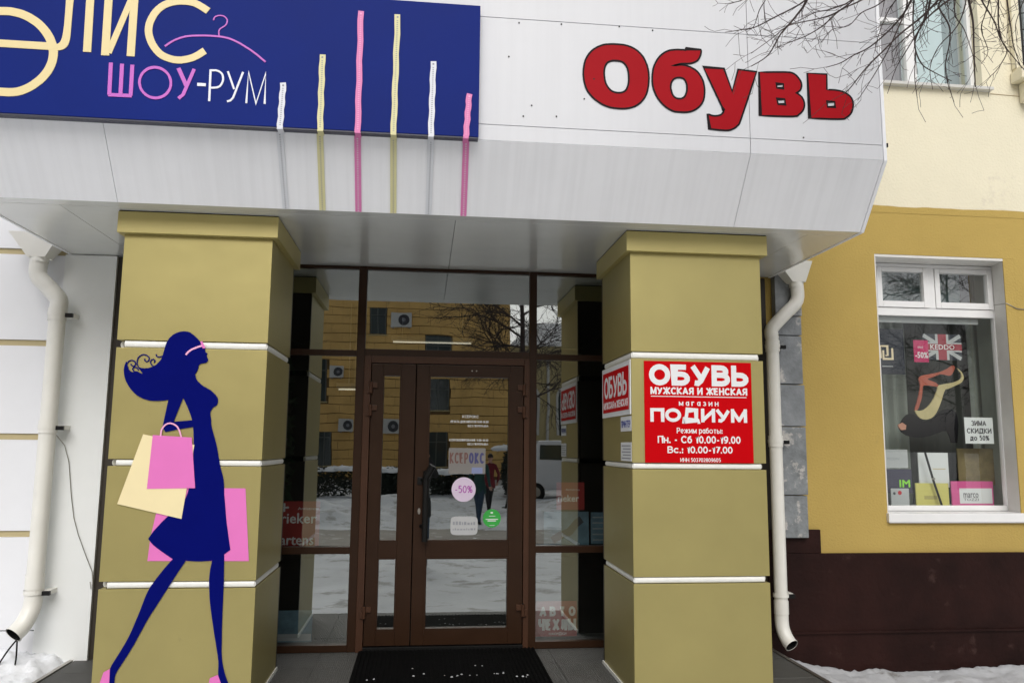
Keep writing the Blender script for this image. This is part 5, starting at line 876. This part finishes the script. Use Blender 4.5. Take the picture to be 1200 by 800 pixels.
# ================================================================ DISPLAY WINDOW GOODS
t = thing('logo_panel', (4.1, 1.58, 2.4), 'dark hanging panel with a cream key pattern logo', 'sign')
box('panel', 3.95, 4.215, 1.57, 1.59, 2.20, 2.605, mat('navy_panel', (.015, .018, .03), .4), t, bev=.003)
for p in ([(3.955, 2.345), (3.985, 2.345), (3.985, 2.448), (4.055, 2.448), (4.055, 2.365), (4.035, 2.365)], [(4.015, 2.41), (4.015, 2.335), (4.10, 2.335), (4.10, 2.43)]):
    MB().ribbon(p, .017, 1.5665, 1.569).build('logo_stroke', mat('cream_logo', (.85, .70, .48), .4), t)
box('caption_bar', 4.0, 4.10, 1.5665, 1.569, 2.265, 2.273, K['paper_dim'], t)
t = thing('flag_sign', (4.57, 1.56, 2.33), 'british flag style brand sign hanging in the display window', 'sign')
fx0, fx1, fz0, fz1 = 4.385, 4.755, 2.335, 2.565
box('board', fx0, fx1, 1.562, 1.572, fz0, fz1, mat('flag_navy', (.035, .04, .055), .5), t)
fc = ((fx0+fx1)/2, (fz0+fz1)/2)
def flagbar(p, w_, m, y): MB().ribbon(p, w_, y, 1.5618).build('flag_stripe', m, t)
fr = mat('flag_red', (.32, .03, .05), .5)
for a, b in (((fx0+.01, fz0+.012), (fx1-.01, fz1-.012)), ((fx0+.01, fz1-.012), (fx1-.01, fz0+.012))): flagbar([a, b], .034, K['paper_dim'], 1.5610)
flagbar([(fx0, fc[1]), (fx1, fc[1])], .085, K['paper_dim'], 1.5603); flagbar([(fc[0], fz0), (fc[0], fz1)], .125, K['paper_dim'], 1.5600)
flagbar([(fx0, fc[1]), (fx1, fc[1])], .055, fr, 1.5595); flagbar([(fc[0], fz0), (fc[0], fz1)], .08, fr, 1.5592)
text('lettering', 'KEDDO', fc[0]-.115, fc[0]+.115, fc[1]-.022, fc[1]+.022, 1.559, K['paper'], t, bold=.01)
t = thing('discount_tag', (4.36, 1.545, 2.31), 'pink discount tag hanging left of the flag sign', 'tag')
box('card', 4.288, 4.425, 1.545, 1.549, 2.31, 2.505, mat('crimson_card', (.52, .03, .13), .5), t)
text('lettering', '-50%', 4.298, 4.42, 2.345, 2.40, 1.5448, K['paper'], t, bold=.03); text('lettering', 'SALE', 4.325, 4.375, 2.435, 2.45, 1.5448, K['paper'], t, bold=.02)
t = thing('sale_paper', (4.85, 1.49, 1.6), 'white winter discount paper stuck low right inside the display window', 'paper notice')
box('sheet', 4.682, 4.948, 1.489, 1.491, 1.602, 1.828, K['paper'], t)
for s, a, b, q, h in (('ЗИМА', 4.745, 4.885, 1.755, .045), ('СКИДКИ', 4.700, 4.930, 1.690, .045), ('до 50%', 4.725, 4.905, 1.628, .045)): signtext('lettering', s, a, b, q, h, 1.4888, K['print_dark'], t, .18)
t = thing('shoe_picture', (4.4, 1.62, 1.6), 'hanging cut-out of a dark shoe with red and cream straps', 'display')
pk = {'cream': mat('strap_cream', (.55, .46, .24), .5, .12, 9), 'red': mat('strap_red', (.42, .10, .06), .5, .25, 9), 'black': mat('shoe_black', (.010, .010, .013), .6, .2, 9, spec=.1), 'peach': mat('toe_peach', (.55, .26, .18), .5, .15, 9)}
for i, k_ in enumerate(('black', 'red', 'cream', 'peach')):
    pts = dict(D_ribbons)[k_]; shape({'black': 'sole', 'red': 'red_strap', 'cream': 'cream_strap', 'peach': 'toe'}[k_], [pts], 1.62-.006*i, .012, pk[k_], t)
def card(lb, x0, x1, y, z0, z1, m, name='display_card', tilt=0):
    t = thing(name, ((x0+x1)/2, y, z0), lb, 'card'); box('sheet', x0, x1, y, y+.012, z0, z1, m, t, bev=.002); return t
t = card('white card with faint print above the green lettered panel', 4.005, 4.21, 1.60, 1.385, 1.545, K['paper_dim']); text('lettering', 'PICON', 4.02, 4.13, 1.455, 1.475, 1.5995, K['print_grey'], t)
t = card('dark card with lime green letters beneath the faint white card', 4.01, 4.245, 1.61, 1.17, 1.375, mat('dark_violet_card', (.05, .045, .08), .5)); text('lettering', 'IM', 4.125, 4.225, 1.22, 1.285, 1.6095, K['lime'], t, bold=.03)
t = card('small white card with playing card suits at the window corner', 4.02, 4.185, 1.57, 1.062, 1.212, K['paper_dim'])
disc('spot', 4.05, 1.17, .012, 1.5695, .002, K['print_dark'], t); disc('spot', 4.10, 1.175, .018, 1.5695, .002, mat('heart_red', (.5, .02, .03), .5), t)
t = card('blank white card standing behind the yellow card', 4.32, 4.60, 1.62, 1.22, 1.52, K['paper']); box('print_line', 4.45, 4.57, 1.6185, 1.6198, 1.375, 1.383, mat('gold_print', (.6, .5, .3), .5), t)
t = card('yellow card standing left of the pink brand card', 4.255, 4.56, 1.58, 1.06, 1.258, K['yellowcard']); box('yellow_print', 4.33, 4.45, 1.5785, 1.5798, 1.12, 1.15, mat('olive_print', (.42, .36, .12), .5), t)
t = card('pink bordered white brand card at the window bottom right', 4.583, 4.975, 1.575, 1.06, 1.275, mat('hot_pink_card', (.66, .10, .30), .5)); box('white_field', 4.655, 4.96, 1.5735, 1.5748, 1.085, 1.215, K['paper'], t)
text('lettering', 'marco', 4.69, 4.83, 1.135, 1.175, 1.5733, K['print_dark'], t, bold=.01); text('lettering', 'TOZZI', 4.69, 4.83, 1.108, 1.13, 1.5733, K['print_dark'], t)
t = card('brown patterned picture card above the pink brand card', 4.72, 5.08, 1.66, 1.24, 1.56, K['brownbox'], 'picture_card')
t = thing('display_stick', (4.42, 1.55, 1.06), 'thin black stick leaning across the white and yellow cards', 'stick'); MB().tube([(4.345, 1.555, 1.52), (4.40, 1.545, 1.28), (4.465, 1.54, 1.058)], .010, 8).build('rod', K['metal_dark'], t); MB().tube([(4.395, 1.54, 1.305), (4.399, 1.539, 1.29)], .015, 8).build('ferrule', K['metal_mid'], t)

# ================================================================ TREE OVERHEAD
tr = thing('bare_tree', (3.7, -2.3, -.3), 'bare winter tree whose thin drooping twigs hang over the fascia', 'tree')
MB().tube([(3.7, -2.3, -.5), (3.72, -2.28, .6), (3.66, -2.25, 2), (3.58, -2.2, 3.6), (3.5, -2.1, 5.0), (3.45, -2.1, 7.0), (3.5, -2.0, 9)], [.22, .16, .14, .125, .10, .07, .03], 14).build('trunk', K['bark'], tr, smooth=True)
limbs = [[(3.55, -2.17, 3.9), (3.2, -2.0, 4.6), (2.7, -1.8, 4.75), (2.2, -1.65, 4.5), (1.8, -1.6, 4.15), (1.5, -1.6, 3.95)],
         [(3.52, -2.12, 4.6), (3.3, -1.8, 5.2), (2.9, -1.5, 5.1), (2.5, -1.4, 4.7), (2.3, -1.4, 4.3)],
         [(3.56, -2.18, 4.2), (3.4, -1.9, 4.8), (3.15, -1.6, 4.8), (2.9, -1.5, 4.4), (2.8, -1.5, 4.1)],
         [(3.48, -2.1, 5.6), (4.2, -2.4, 6.6), (4.8, -2.6, 7.0)], [(3.45, -2.1, 6.4), (2.9, -2.5, 7.4), (2.2, -2.8, 8.0)], [(3.5, -2.1, 5.2), (4.0, -1.6, 5.9), (4.3, -1.0, 6.0)]]
for lb_ in limbs:
    p = bez(lb_, 4); MB().tube(p, [.045*(1-i/len(p))+.010 for i in range(len(p))], 8).build('limb', K['bark'], tr, smooth=True)
tw = MB(); rr = random.Random(11)
allL = [q for l_ in limbs[:3] for q in bez(l_, 8)]
def side(p, d, r, L_, depth):
    n = max(2, int(L_/.05)); pts = [p]; cur = Vector(p); dd = d.normalized()
    for i in range(n):
        dd = (dd+Vector((rr.gauss(0, .22), rr.gauss(0, .18), rr.gauss(0, .22)-.02))).normalized(); cur = cur+dd*L_/n; pts.append(cur.copy())
        if depth > 0 and rr.random() < .5:
            side(cur.copy(), (dd+Vector((rr.gauss(0, .8), rr.gauss(0, .4), rr.gauss(0, .8)))), r*.7, L_*rr.uniform(.3, .6), depth-1)
    tw.tube(pts, [max(.0011, r*(1-.65*i/n)) for i in range(n+1)], 4, False)
for rad, pts in D_strands:
    a = Vector(pts[0]); near = min(allL, key=lambda q: (q-a).length+(.8 if q.z < a.z+.05 else 0))
    full = bez([near, near.lerp(a, .5)+Vector((rr.uniform(-.05, .05), 0, .08))]+[Vector(q) for q in pts], 4); n = len(full)
    tw.tube(full, [rad*(1.5-1.1*i/n)*1.0 for i in range(n)], 5, False)
    k = 5
    while k < n-1:
        d = (full[k+1]-full[k-1]).normalized()
        if rr.random() < .7:
            side(full[k], d*.9+Vector((rr.gauss(0, .7), rr.gauss(0, .3), rr.gauss(0, .5))), rad*.55*(1.2-k/n), rr.uniform(.05, .17), 1)
        k += rr.choice((1, 1, 2))
o = tw.build('twigs', K['bark'], tr, fixn=False); tag(o, kind='stuff')

# ================================================================ ACROSS THE STREET (seen mirrored in the glass)
ob = thing('block_building', (-1, -38.6, -.35), 'ochre rusticated stone building across the street, mirrored in the glass', 'building')
OY = -38.6
ow = [(-.02, 1.46, 5.84, 7.9), (.10, 1.46, 3.60, 5.40), (.15, 1.40, .40, 2.35), (-6.5, -5.55, 4.0, 6.4), (-5.95, -5.1, .43, 2.57), (-8.9, -8.0, .43, 2.57), (-3.2, -2.2, 7.9, 9.6)]
box('backing_wall', -30, 4.95, OY-8, OY-.12, -.6, 15, K['joint'], ob)
ch = .51; bw = 1.26; blk = {}
def block_mesh(w_):
    key = round(w_, 2)
    if key not in blk:
        o_ = MB().box(0, w_, -.10, 0, 0, ch-.035).build('tmp', K['block'], bev=.008); me = o_.data; me.name = 'block'; bpy.data.objects.remove(o_); blk[key] = me
    return blk[key]
cnt = 0; rest = MB()
for r_ in range(29):
    z0 = -.2+r_*ch; x = -9.2+(.63 if r_ % 2 else 0)
    spans = []
    while x < 4.9:
        spans.append((x, min(x+bw, 4.95))); x += bw
    for a, b in spans:
        parts = [(a, b)]
        for h in ow:
            if h[2] < z0+ch/2 < h[3]:
                np_ = []
                for p, q in parts:
                    if q <= h[0] or p >= h[1]: np_.append((p, q)); continue
                    if p < h[0]: np_.append((p, h[0]))
                    if q > h[1]: np_.append((h[1], q))
                parts = np_
        for p, q in parts:
            if q-p < .15: continue
            if z0 < 9.6 and cnt < 280:
                o_ = link('block', block_mesh(q-p-.016), ob, Vector((p+.008, OY, z0))-ob.location); cnt += 1
            else: rest.box(p+.015, q-.015, OY-.1, OY, z0, z0+ch-.035)
for r_ in range(29):
    for k in range(16): rest.box(-30+k*1.3+(.6 if r_ % 2 else 0)*(k > 0), -30+(k+1)*1.3-.03+(.6 if r_ % 2 and k < 15 else 0), OY-.1, OY, -.2+r_*ch, -.2+(r_+1)*ch-.035)
o = rest.build('upper_blocks', K['block'], ob); tag(o, kind='stuff')
for h in ow:
    wv = box('window', h[0]+.03, h[1]-.03, OY-.11, OY-.07, h[2], h[3], K['winglass'], ob)
    mb = MB(); m_ = (h[0]+h[1])/2
    mb.box(h[0]+.03, h[0]+.1, OY-.069, OY-.03, h[2], h[3]); mb.box(h[1]-.1, h[1]-.03, OY-.069, OY-.03, h[2], h[3]); mb.box(m_-.03, m_+.03, OY-.069, OY-.03, h[2], h[3]); mb.box(h[0]+.101, m_-.031, OY-.069, OY-.03, h[3]-.6, h[3]-.54); mb.box(m_+.031, h[1]-.101, OY-.069, OY-.03, h[3]-.6, h[3]-.54)
    mb.build('frame', mat('dull_frame', (.12, .13, .12), .6), wv); box('sill', h[0]-.05, h[1]+.05, OY-.05, OY+.05, h[2]-.07, h[2]-.002, K['palewall'], wv)
box('cornice', -30, 5.05, OY-.1, OY+.45, 14.6, 15.1, K['palewall'], ob)
for (x0, x1, z0, z1), lb in zip(((-1.97, -.82, 8.3, 9.15), (-5.36, -4.62, 5.4, 6.05), (-4.77, -3.94, 2.35, 3.05), (-2.48, -1.25, 2.24, 3.05)), ('air conditioner high on the mirrored building', 'air conditioner mirrored in the left side glass, upper', 'air conditioner mirrored in the left side glass, lower', 'air conditioner mirrored in the narrow door leaf')):
    t = thing('air_conditioner', ((x0+x1)/2, OY, z0), lb, 'air conditioner', 'air conditioners on the building across the street')
    MB().box(x0, x1, OY+.05, OY+.40, z0, z1).build('casing', K['acwhite'], t, bev=.03)
    cx_, cz_, rr_ = x0+(x1-x0)*.62, (z0+z1)/2, (z1-z0)*.38
    mb = MB(); mb.tube([(cx_, OY+.401, cz_), (cx_, OY+.42, cz_)], rr_, 24); mb.build('fan_grille', K['print_dark'], t)
    mb = MB(); mb.tube([(cx_, OY+.421, cz_), (cx_, OY+.43, cz_)], rr_*.35, 12); mb.build('fan_hub', K['print_grey'], t)
    mb = MB(); mb.box(x0+.1, x0+.16, OY+.001, OY+.4, z0-.06, z0-.002); mb.box(x1-.16, x1-.1, OY+.001, OY+.4, z0-.06, z0-.002); mb.build('bracket', K['metal_mid'], t)
# second, paler building with arched windows
pb = thing('pale_building', (9, -40, -.35), 'pale yellow building with arched windows and cornice across the street', 'building')
box('wall', 5.2, 20, -47, -40, -.6, 7.2, K['palewall'], pb)
box('cornice', 5.0, 20.2, -47.2, -39.6, 7.2, 7.6, K['palewall'], pb, bev=.05)
mb = MB()
mb.add([(5.0, -47.2, 7.6), (20.2, -47.2, 7.6), (20.2, -39.6, 7.6), (5.0, -39.6, 7.6), (7, -43.4, 9.6), (18, -43.4, 9.6)], [(0, 1, 5, 4), (3, 4, 5, 2), (0, 4, 3), (1, 2, 5)])
mb.build('roof', K['cleansnow'], pb)
for x in (6.3, 8.6, 10.9, 13.2):
    pts = [(x-.5, 2.2), (x+.5, 2.2), (x+.5, 4.6)]+[(x+.5*math.cos(a), 4.6+.5*math.sin(a)) for a in [k*math.pi/8 for k in range(1, 8)]]+[(x-.5, 4.6)]
    o = shape('window', [pts], -39.96, .04, K['winglass'], pb); 
    # frame ring: shape() fronts face -Y, so it is a solid slab visible from both sides
    MB().ribbon([(x-.56, 2.2), (x-.56, 4.6)]+[(x-.56*math.cos(a), 4.6+.56*math.sin(a)) for a in [k*math.pi/8 for k in range(1, 8)]]+[(x+.56, 4.6), (x+.56, 2.2)], .14, -40.0, -39.88).build('surround', K['reveal'], o)
    MB().tube([(x+1.15, -39.9, -.3), (x+1.15, -39.9, 7.2)], .09, 10).build('column', K['reveal'], pb)
# snow capped hedges
def hedge(x0, x1, y, zt, lb, seed):
    t = thing('hedge', ((x0+x1)/2, y, -.35), lb, 'hedge', 'snow capped hedges across the street')
    bush('foliage', t, (x0+x1)/2, y, (zt-.35)/2, (x1-x0)/2*1.15, .5, (zt+.35)/2*1.15, 1800, .10, K['leaf'], seed)
    rr = random.Random(seed); mb = MB(); x = x0
    while x < x1:
        r = rr.uniform(.2, .38); vs = []; fs = []; n = 9
        for i in range(5):
            th = math.pi*i/4*.5
            for k in range(n):
                ph = 2*math.pi*k/n; q = r*(1+rr.uniform(-.15, .15)); vs.append((x+q*1.3*math.sin(th)*math.cos(ph), y+q*1.5*math.sin(th)*math.sin(ph), zt-.12+rr.uniform(-.02, .02)+q*.6*math.cos(th)))
        for i in range(4):
            for k in range(n): fs.append((i*n+k, (i+1)*n+k, (i+1)*n+(k+1) % n, i*n+(k+1) % n))
        mb.add(vs, fs); x += r*1.2
    mb.build('snow_cap', K['cleansnow'], t, smooth=True)
    MB().tube([((x0+x1)/2, y, -.4), ((x0+x1)/2, y, zt-.3)], .04, 6).build('stem', K['bark'], t)
hedge(-5.6, -2.3, -22.4, .72, 'long low snow capped hedge mirrored in the left side glass', 21)
hedge(-2.0, -.2, -22.6, .70, 'short low snow capped hedge mirrored in the narrow door leaf', 22)
hedge(-.1, 2.4, -22.8, .62, 'low snow capped hedge mirrored behind the door handle', 24)
hedge(3.0, 3.9, -22.4, 1.5, 'tall rounded snow capped bush mirrored in the wide door leaf', 23)
# trees across the street
def street_tree(x, y, h, seed, lb):
    t = thing('street_tree', (x, y, -.35), lb, 'tree', 'bare trees across the street')
    rr = random.Random(seed); MB().tube([(x, y, -.5), (x+.1, y, h*.4), (x-.1, y, h)], [.2, .14, .04], 8).build('trunk', K['bark'], t, smooth=True)
    mb = MB()
    def br(p, d, L_, r, dep):
        n = 4; pts = [p]; c = p
        for i in range(n):
            d = (d+Vector((rr.gauss(0, .2), rr.gauss(0, .2), rr.gauss(0, .15)))).normalized(); c = c+d*L_/n; pts.append(c)
            if dep: 
                for _ in range(2 if dep > 1 else 1): br(c, (d+Vector((rr.gauss(0, .7), rr.gauss(0, .7), rr.gauss(0, .5)))).normalized(), L_*.55, r*.55, dep-1)
        mb.tube(pts, [r*(1-.6*i/n) for i in range(n+1)], 4, False)
    for k in range(13):
        q = h*(.35+.6*k/13); a = rr.uniform(0, 6.28); br(Vector((x, y, q)), Vector((math.cos(a), math.sin(a), .5)).normalized(), h*.28, .045, 3)
    o = mb.build('branches', K['bark'], t, fixn=False); tag(o, kind='stuff')
street_tree(3.9, -24, 9.5, 31, 'bare tree mirrored top right in the glass above the door')
street_tree(-8.3, -26, 9, 32, 'bare tree mirrored in the left side glass')
street_tree(17, -34, 8, 33, 'bare tree standing right of the street, behind the camera')
street_tree(27, -30, 11, 34, 'taller bare tree farther right behind the camera')
# fence and van
fn = thing('metal_fence', (6, -25, -.35), 'light metal fence in front of the pale building', 'fence')
for i in range(24): MB().tube([(4.2+i*.25, -25, -.35), (4.2+i*.25, -25, 1.35)], .02, 5).build('fence_bar', K['metal_mid'], fn)
for q in (.1, 1.25): box('fence_rail', 4.15, 10.0, -25.03, -24.97, q, q+.05, K['metal_mid'], fn)
vn = thing('white_van', (5.5, -21.5, -.35), 'white van parked across the street, mirrored in the right side glass', 'van')
prof = [(3.2, .05), (3.2, .75), (3.35, .95), (3.7, 1.05), (4.1, 1.75), (7.8, 1.8), (7.9, .05)]
mb = MB(); vs = [(x, -22.4, z_) for x, z_ in prof]+[(x, -20.6, z_) for x, z_ in prof]; n = len(prof)
mb.add(vs, [tuple(range(n)), tuple(range(2*n-1, n-1, -1))]+[(i, (i+1) % n, n+(i+1) % n, n+i) for i in range(n)]); mb.build('body', K['carwhite'], vn, bev=.05)
for a, b in ((4.15, 5.2), (5.35, 6.5), (6.65, 7.7)): box('side_window', a, b, -20.6, -20.575, 1.1, 1.6, K['winglass'], vn)
for x in (4.0, 7.0):
    for y in (-20.68, -22.32):
        o = MB().tube([(x, y-.1, -.02), (x, y+.1, -.02)], .32, 20).build('wheel', K['metal_dark'], vn); MB().tube([(x, y-.11, -.02), (x, y+.11, -.02)], .17, 14).build('rim', K['metal_mid'], o)
box('headlight', 3.16, 3.22, -20.95, -20.68, .45, .62, K['paper'], vn); box('headlight', 3.16, 3.22, -22.3, -22.05, .45, .62, K['paper'], vn)

# ================================================================ PEOPLE (mirrored in the door glass)
def skinmesh(nodes, edges, name, mats, assign, parent, sub=1):
    me = bpy.data.meshes.new('tmp'); me.from_pydata([n_[0] for n_ in nodes], edges, [])
    o = bpy.data.objects.new('tmp', me); COL.objects.link(o)
    sm = o.modifiers.new('s', 'SKIN'); sm.use_smooth_shade = True
    for i, n_ in enumerate(nodes):
        sv = me.skin_vertices[0].data[i]; r = n_[1]; sv.radius = r if isinstance(r, tuple) else (r, r); sv.use_root = (i == 0)
    ss_ = o.modifiers.new('u', 'SUBSURF'); ss_.levels = sub; ss_.render_levels = sub
    dg = bpy.context.evaluated_depsgraph_get(); dg.update(); out = bpy.data.meshes.new_from_object(o.evaluated_get(dg)); bpy.data.objects.remove(o)
    out.materials.clear()
    for m in mats: out.materials.append(m)
    for p in out.polygons: p.material_index = assign(p.center); p.use_smooth = True
    out.name = name; return link(name, out, parent)
def person(loc, facing, stride, arms, cloth, trousers, label, bag=None, hood=False, h=1.74):
    t = thing('person', loc, label, 'person'); t.rotation_euler = (0, 0, facing)   # model looks along +Y
    s = h/1.74; N = []; E = []
    def nd(p, r): N.append((tuple(c*s for c in p), tuple(q*s for q in r) if isinstance(r, tuple) else r*s)); return len(N)-1
    def ch(a, pts):
        for p, r in pts: b = nd(p, r); E.append((a, b)); a = b
        return a
    pel = nd((0, 0, .95), (.155, .115))
    chest = ch(pel, [((0, 0, 1.10), (.145, .11)), ((0, .01, 1.28), (.17, .12)), ((0, 0, 1.42), (.14, .095))])
    neck = ch(chest, [((0, .01, 1.50), .058), ((0, .025, 1.56), .055)])
    ch(neck, [((0, .03, 1.62), (.075, .092)), ((0, .025, 1.69), (.072, .09))])
    for sx in (-1, 1):
        st_ = stride*sx
        hipp = ch(pel, [((.09*sx, 0, .88), .095), ((.10*sx, st_*.22+.02, .50), .066), ((.10*sx, st_*.36 - (.04 if st_ < 0 else 0), .12), .047), ((.10*sx, st_*.38, .06), .045), ((.105*sx, st_*.38+.10, .035), (.045, .035)), ((.105*sx, st_*.38+.17, .03), (.04, .025))])
        el, hd = arms[0 if sx < 0 else 1]
        sh = ch(chest, [((.17*sx, 0, 1.41), .066), (tuple(el), .047), (tuple(hd), .033)])
        ax = Vector(hd)-Vector(el); ax.normalize(); hv = Vector(hd)
        palm = ch(sh, [(tuple(hv+ax*.05), (.036, .02))])
        sd_ = ax.cross(Vector((0, 1, .2))).normalized()
        for f_ in range(4):
            o_ = sd_*(f_-1.5)*.019; L_ = (.065, .078, .072, .055)[f_]
            ch(palm, [(tuple(hv+ax*.085+o_), .0095), (tuple(hv+ax*(.085+L_*.5)+o_+Vector((0, .012, 0))), .0088), (tuple(hv+ax*(.08+L_*.85)+o_+Vector((0, .035, 0))), .0075)])
        ch(palm, [(tuple(hv+ax*.045-sd_*.04), .011), (tuple(hv+ax*.075-sd_*.055+Vector((0, .015, 0))), .009)])
    def asg(c):
        c = c/s
        if c.z < .09: return 3
        if c.z < .80 and abs(c.x) < .19: return 1
        if c.z > 1.50 and abs(c.x) < .12: return 2
        for (el, hd) in arms:
            if (Vector(c)-Vector(hd)).dot((Vector(hd)-Vector(el)).normalized()) > .01 and (Vector(c)-Vector(hd)).length < .22: return 2
        return 0
    skinmesh(N, E, 'body', [cloth, trousers, K['skin'], K['metal_dark']], asg, t)
    def loc_part(mb, nm, m, smooth=True):
        me = bpy.data.meshes.new(nm); me.from_pydata([tuple(Vector(q)*s) for q in mb.v], [], mb.f); me.materials.append(m)
        for p in me.polygons: p.use_smooth = smooth
        return link(nm, me, t)
    # nose, eyes, ears
    f = MB(); f.tube([(0, .118, 1.66), (0, .142, 1.625), (0, .118, 1.615)], [.008, .014, .008], 8); loc_part(f, 'nose', K['skin'])
    for sx in (-1, 1):
        f = MB(); f.tube([(.028*sx, .108, 1.66), (.028*sx, .119, 1.66)], .010, 8); loc_part(f, 'eye', K['print_dark'])
        f = MB(); f.tube([(.075*sx, .02, 1.665), (.085*sx, .015, 1.645), (.077*sx, .02, 1.615)], [.008, .015, .008], 8); loc_part(f, 'ear', K['skin'])
    f = MB(); f.tube([(-.022, .112, 1.585), (0, .12, 1.583), (.022, .112, 1.585)], .005, 6); loc_part(f, 'mouth', K['coat_red'])
    hm = MB(); n = 16; vs = []; fs = []
    for i in range(8):
        th = math.pi*.58*i/7+.001
        for k in range(n):
            ph = 2*math.pi*k/n; cut = 1.0
            z_ = 1.675+.095*math.cos(th)
            if math.sin(ph) > .3: z_ = max(z_, 1.69)
            vs.append((.089*math.sin(th)*math.cos(ph), .018+.104*math.sin(th)*math.sin(ph), z_))
    for i in range(7):
        for k in range(n): fs.append((i*n+k, (i+1)*n+k, (i+1)*n+(k+1) % n, i*n+(k+1) % n))
    hm.add(vs, fs); loc_part(hm, 'hat' if hood else 'hair', K['jacket_dark'] if hood else K['hairm'])
    # coat skirt below the waist, following the hips
    ck = MB(); vs = []; fs = []; n = 20
    for i, (z_, a, b) in enumerate(((1.02, .165, .125), (.92, .178, .135), (.80, .185, .145), (.74, .186, .148))):
        for k in range(n):
            ph = 2*math.pi*k/n; vs.append((a*math.cos(ph), b*math.sin(ph), z_))
    for i in range(3):
        for k in range(n): fs.append((i*n+k, i*n+(k+1) % n, (i+1)*n+(k+1) % n, (i+1)*n+k))
    ck.add(vs, fs); loc_part(ck, 'coat_hem', cloth)
    if bag is not None:
        b_ = MB(); b_.box(.20, .30, -.14, .14, .62, .92); loc_part(b_, 'bag', bag, False)
    return t
walk = (((-.27, -.08, 1.14), (-.27, .08, .92)), ((.27, .08, 1.14), (.27, -.02, .90)))
person((1.42, -12.4, -.35), math.radians(200), .9, walk, K['coat_teal'], K['jeans'], 'walker in dark teal jacket and blue jeans mirrored in the door', hood=True)
person((1.95, -15.6, -.35), math.radians(170), -.9, walk, K['coat_red'], K['jacket_dark'], 'walker in a dark red coat mirrored beside the teal jacket', hood=False, h=1.66)
person((2.95, -17.0, -.35), math.radians(120), 1.0, walk, K['jacket_dark'], K['jacket_dark'], 'walker in black mirrored at the right edge of the door glass', hood=True, h=1.7)
# photographer stands just behind the camera, phone held up to the lens position
tall = 1.85
pp = (((-.26, .10, 1.36), (-.075, .245, 1.73)), ((.26, .10, 1.36), (.075, .245, 1.73)))
person((-.03, -5.42, -.35), 0.0, .12, pp, K['jacket_dark'], K['jeans'], 'photographer in a black jacket holding a phone, mirrored in the door', hood=True, h=1.82)
ph = thing('phone', (.02, -5.04, 1.53), 'black phone held up by the photographer', 'phone')
MB().box(-.06, .10, -5.034, -5.026, 1.49, 1.57).build('body', K['metal_dark'], ph, bev=.002)
MB().box(-.055, .095, -5.0365, -5.0342, 1.495, 1.565).build('screen', K['winglass'], ph)
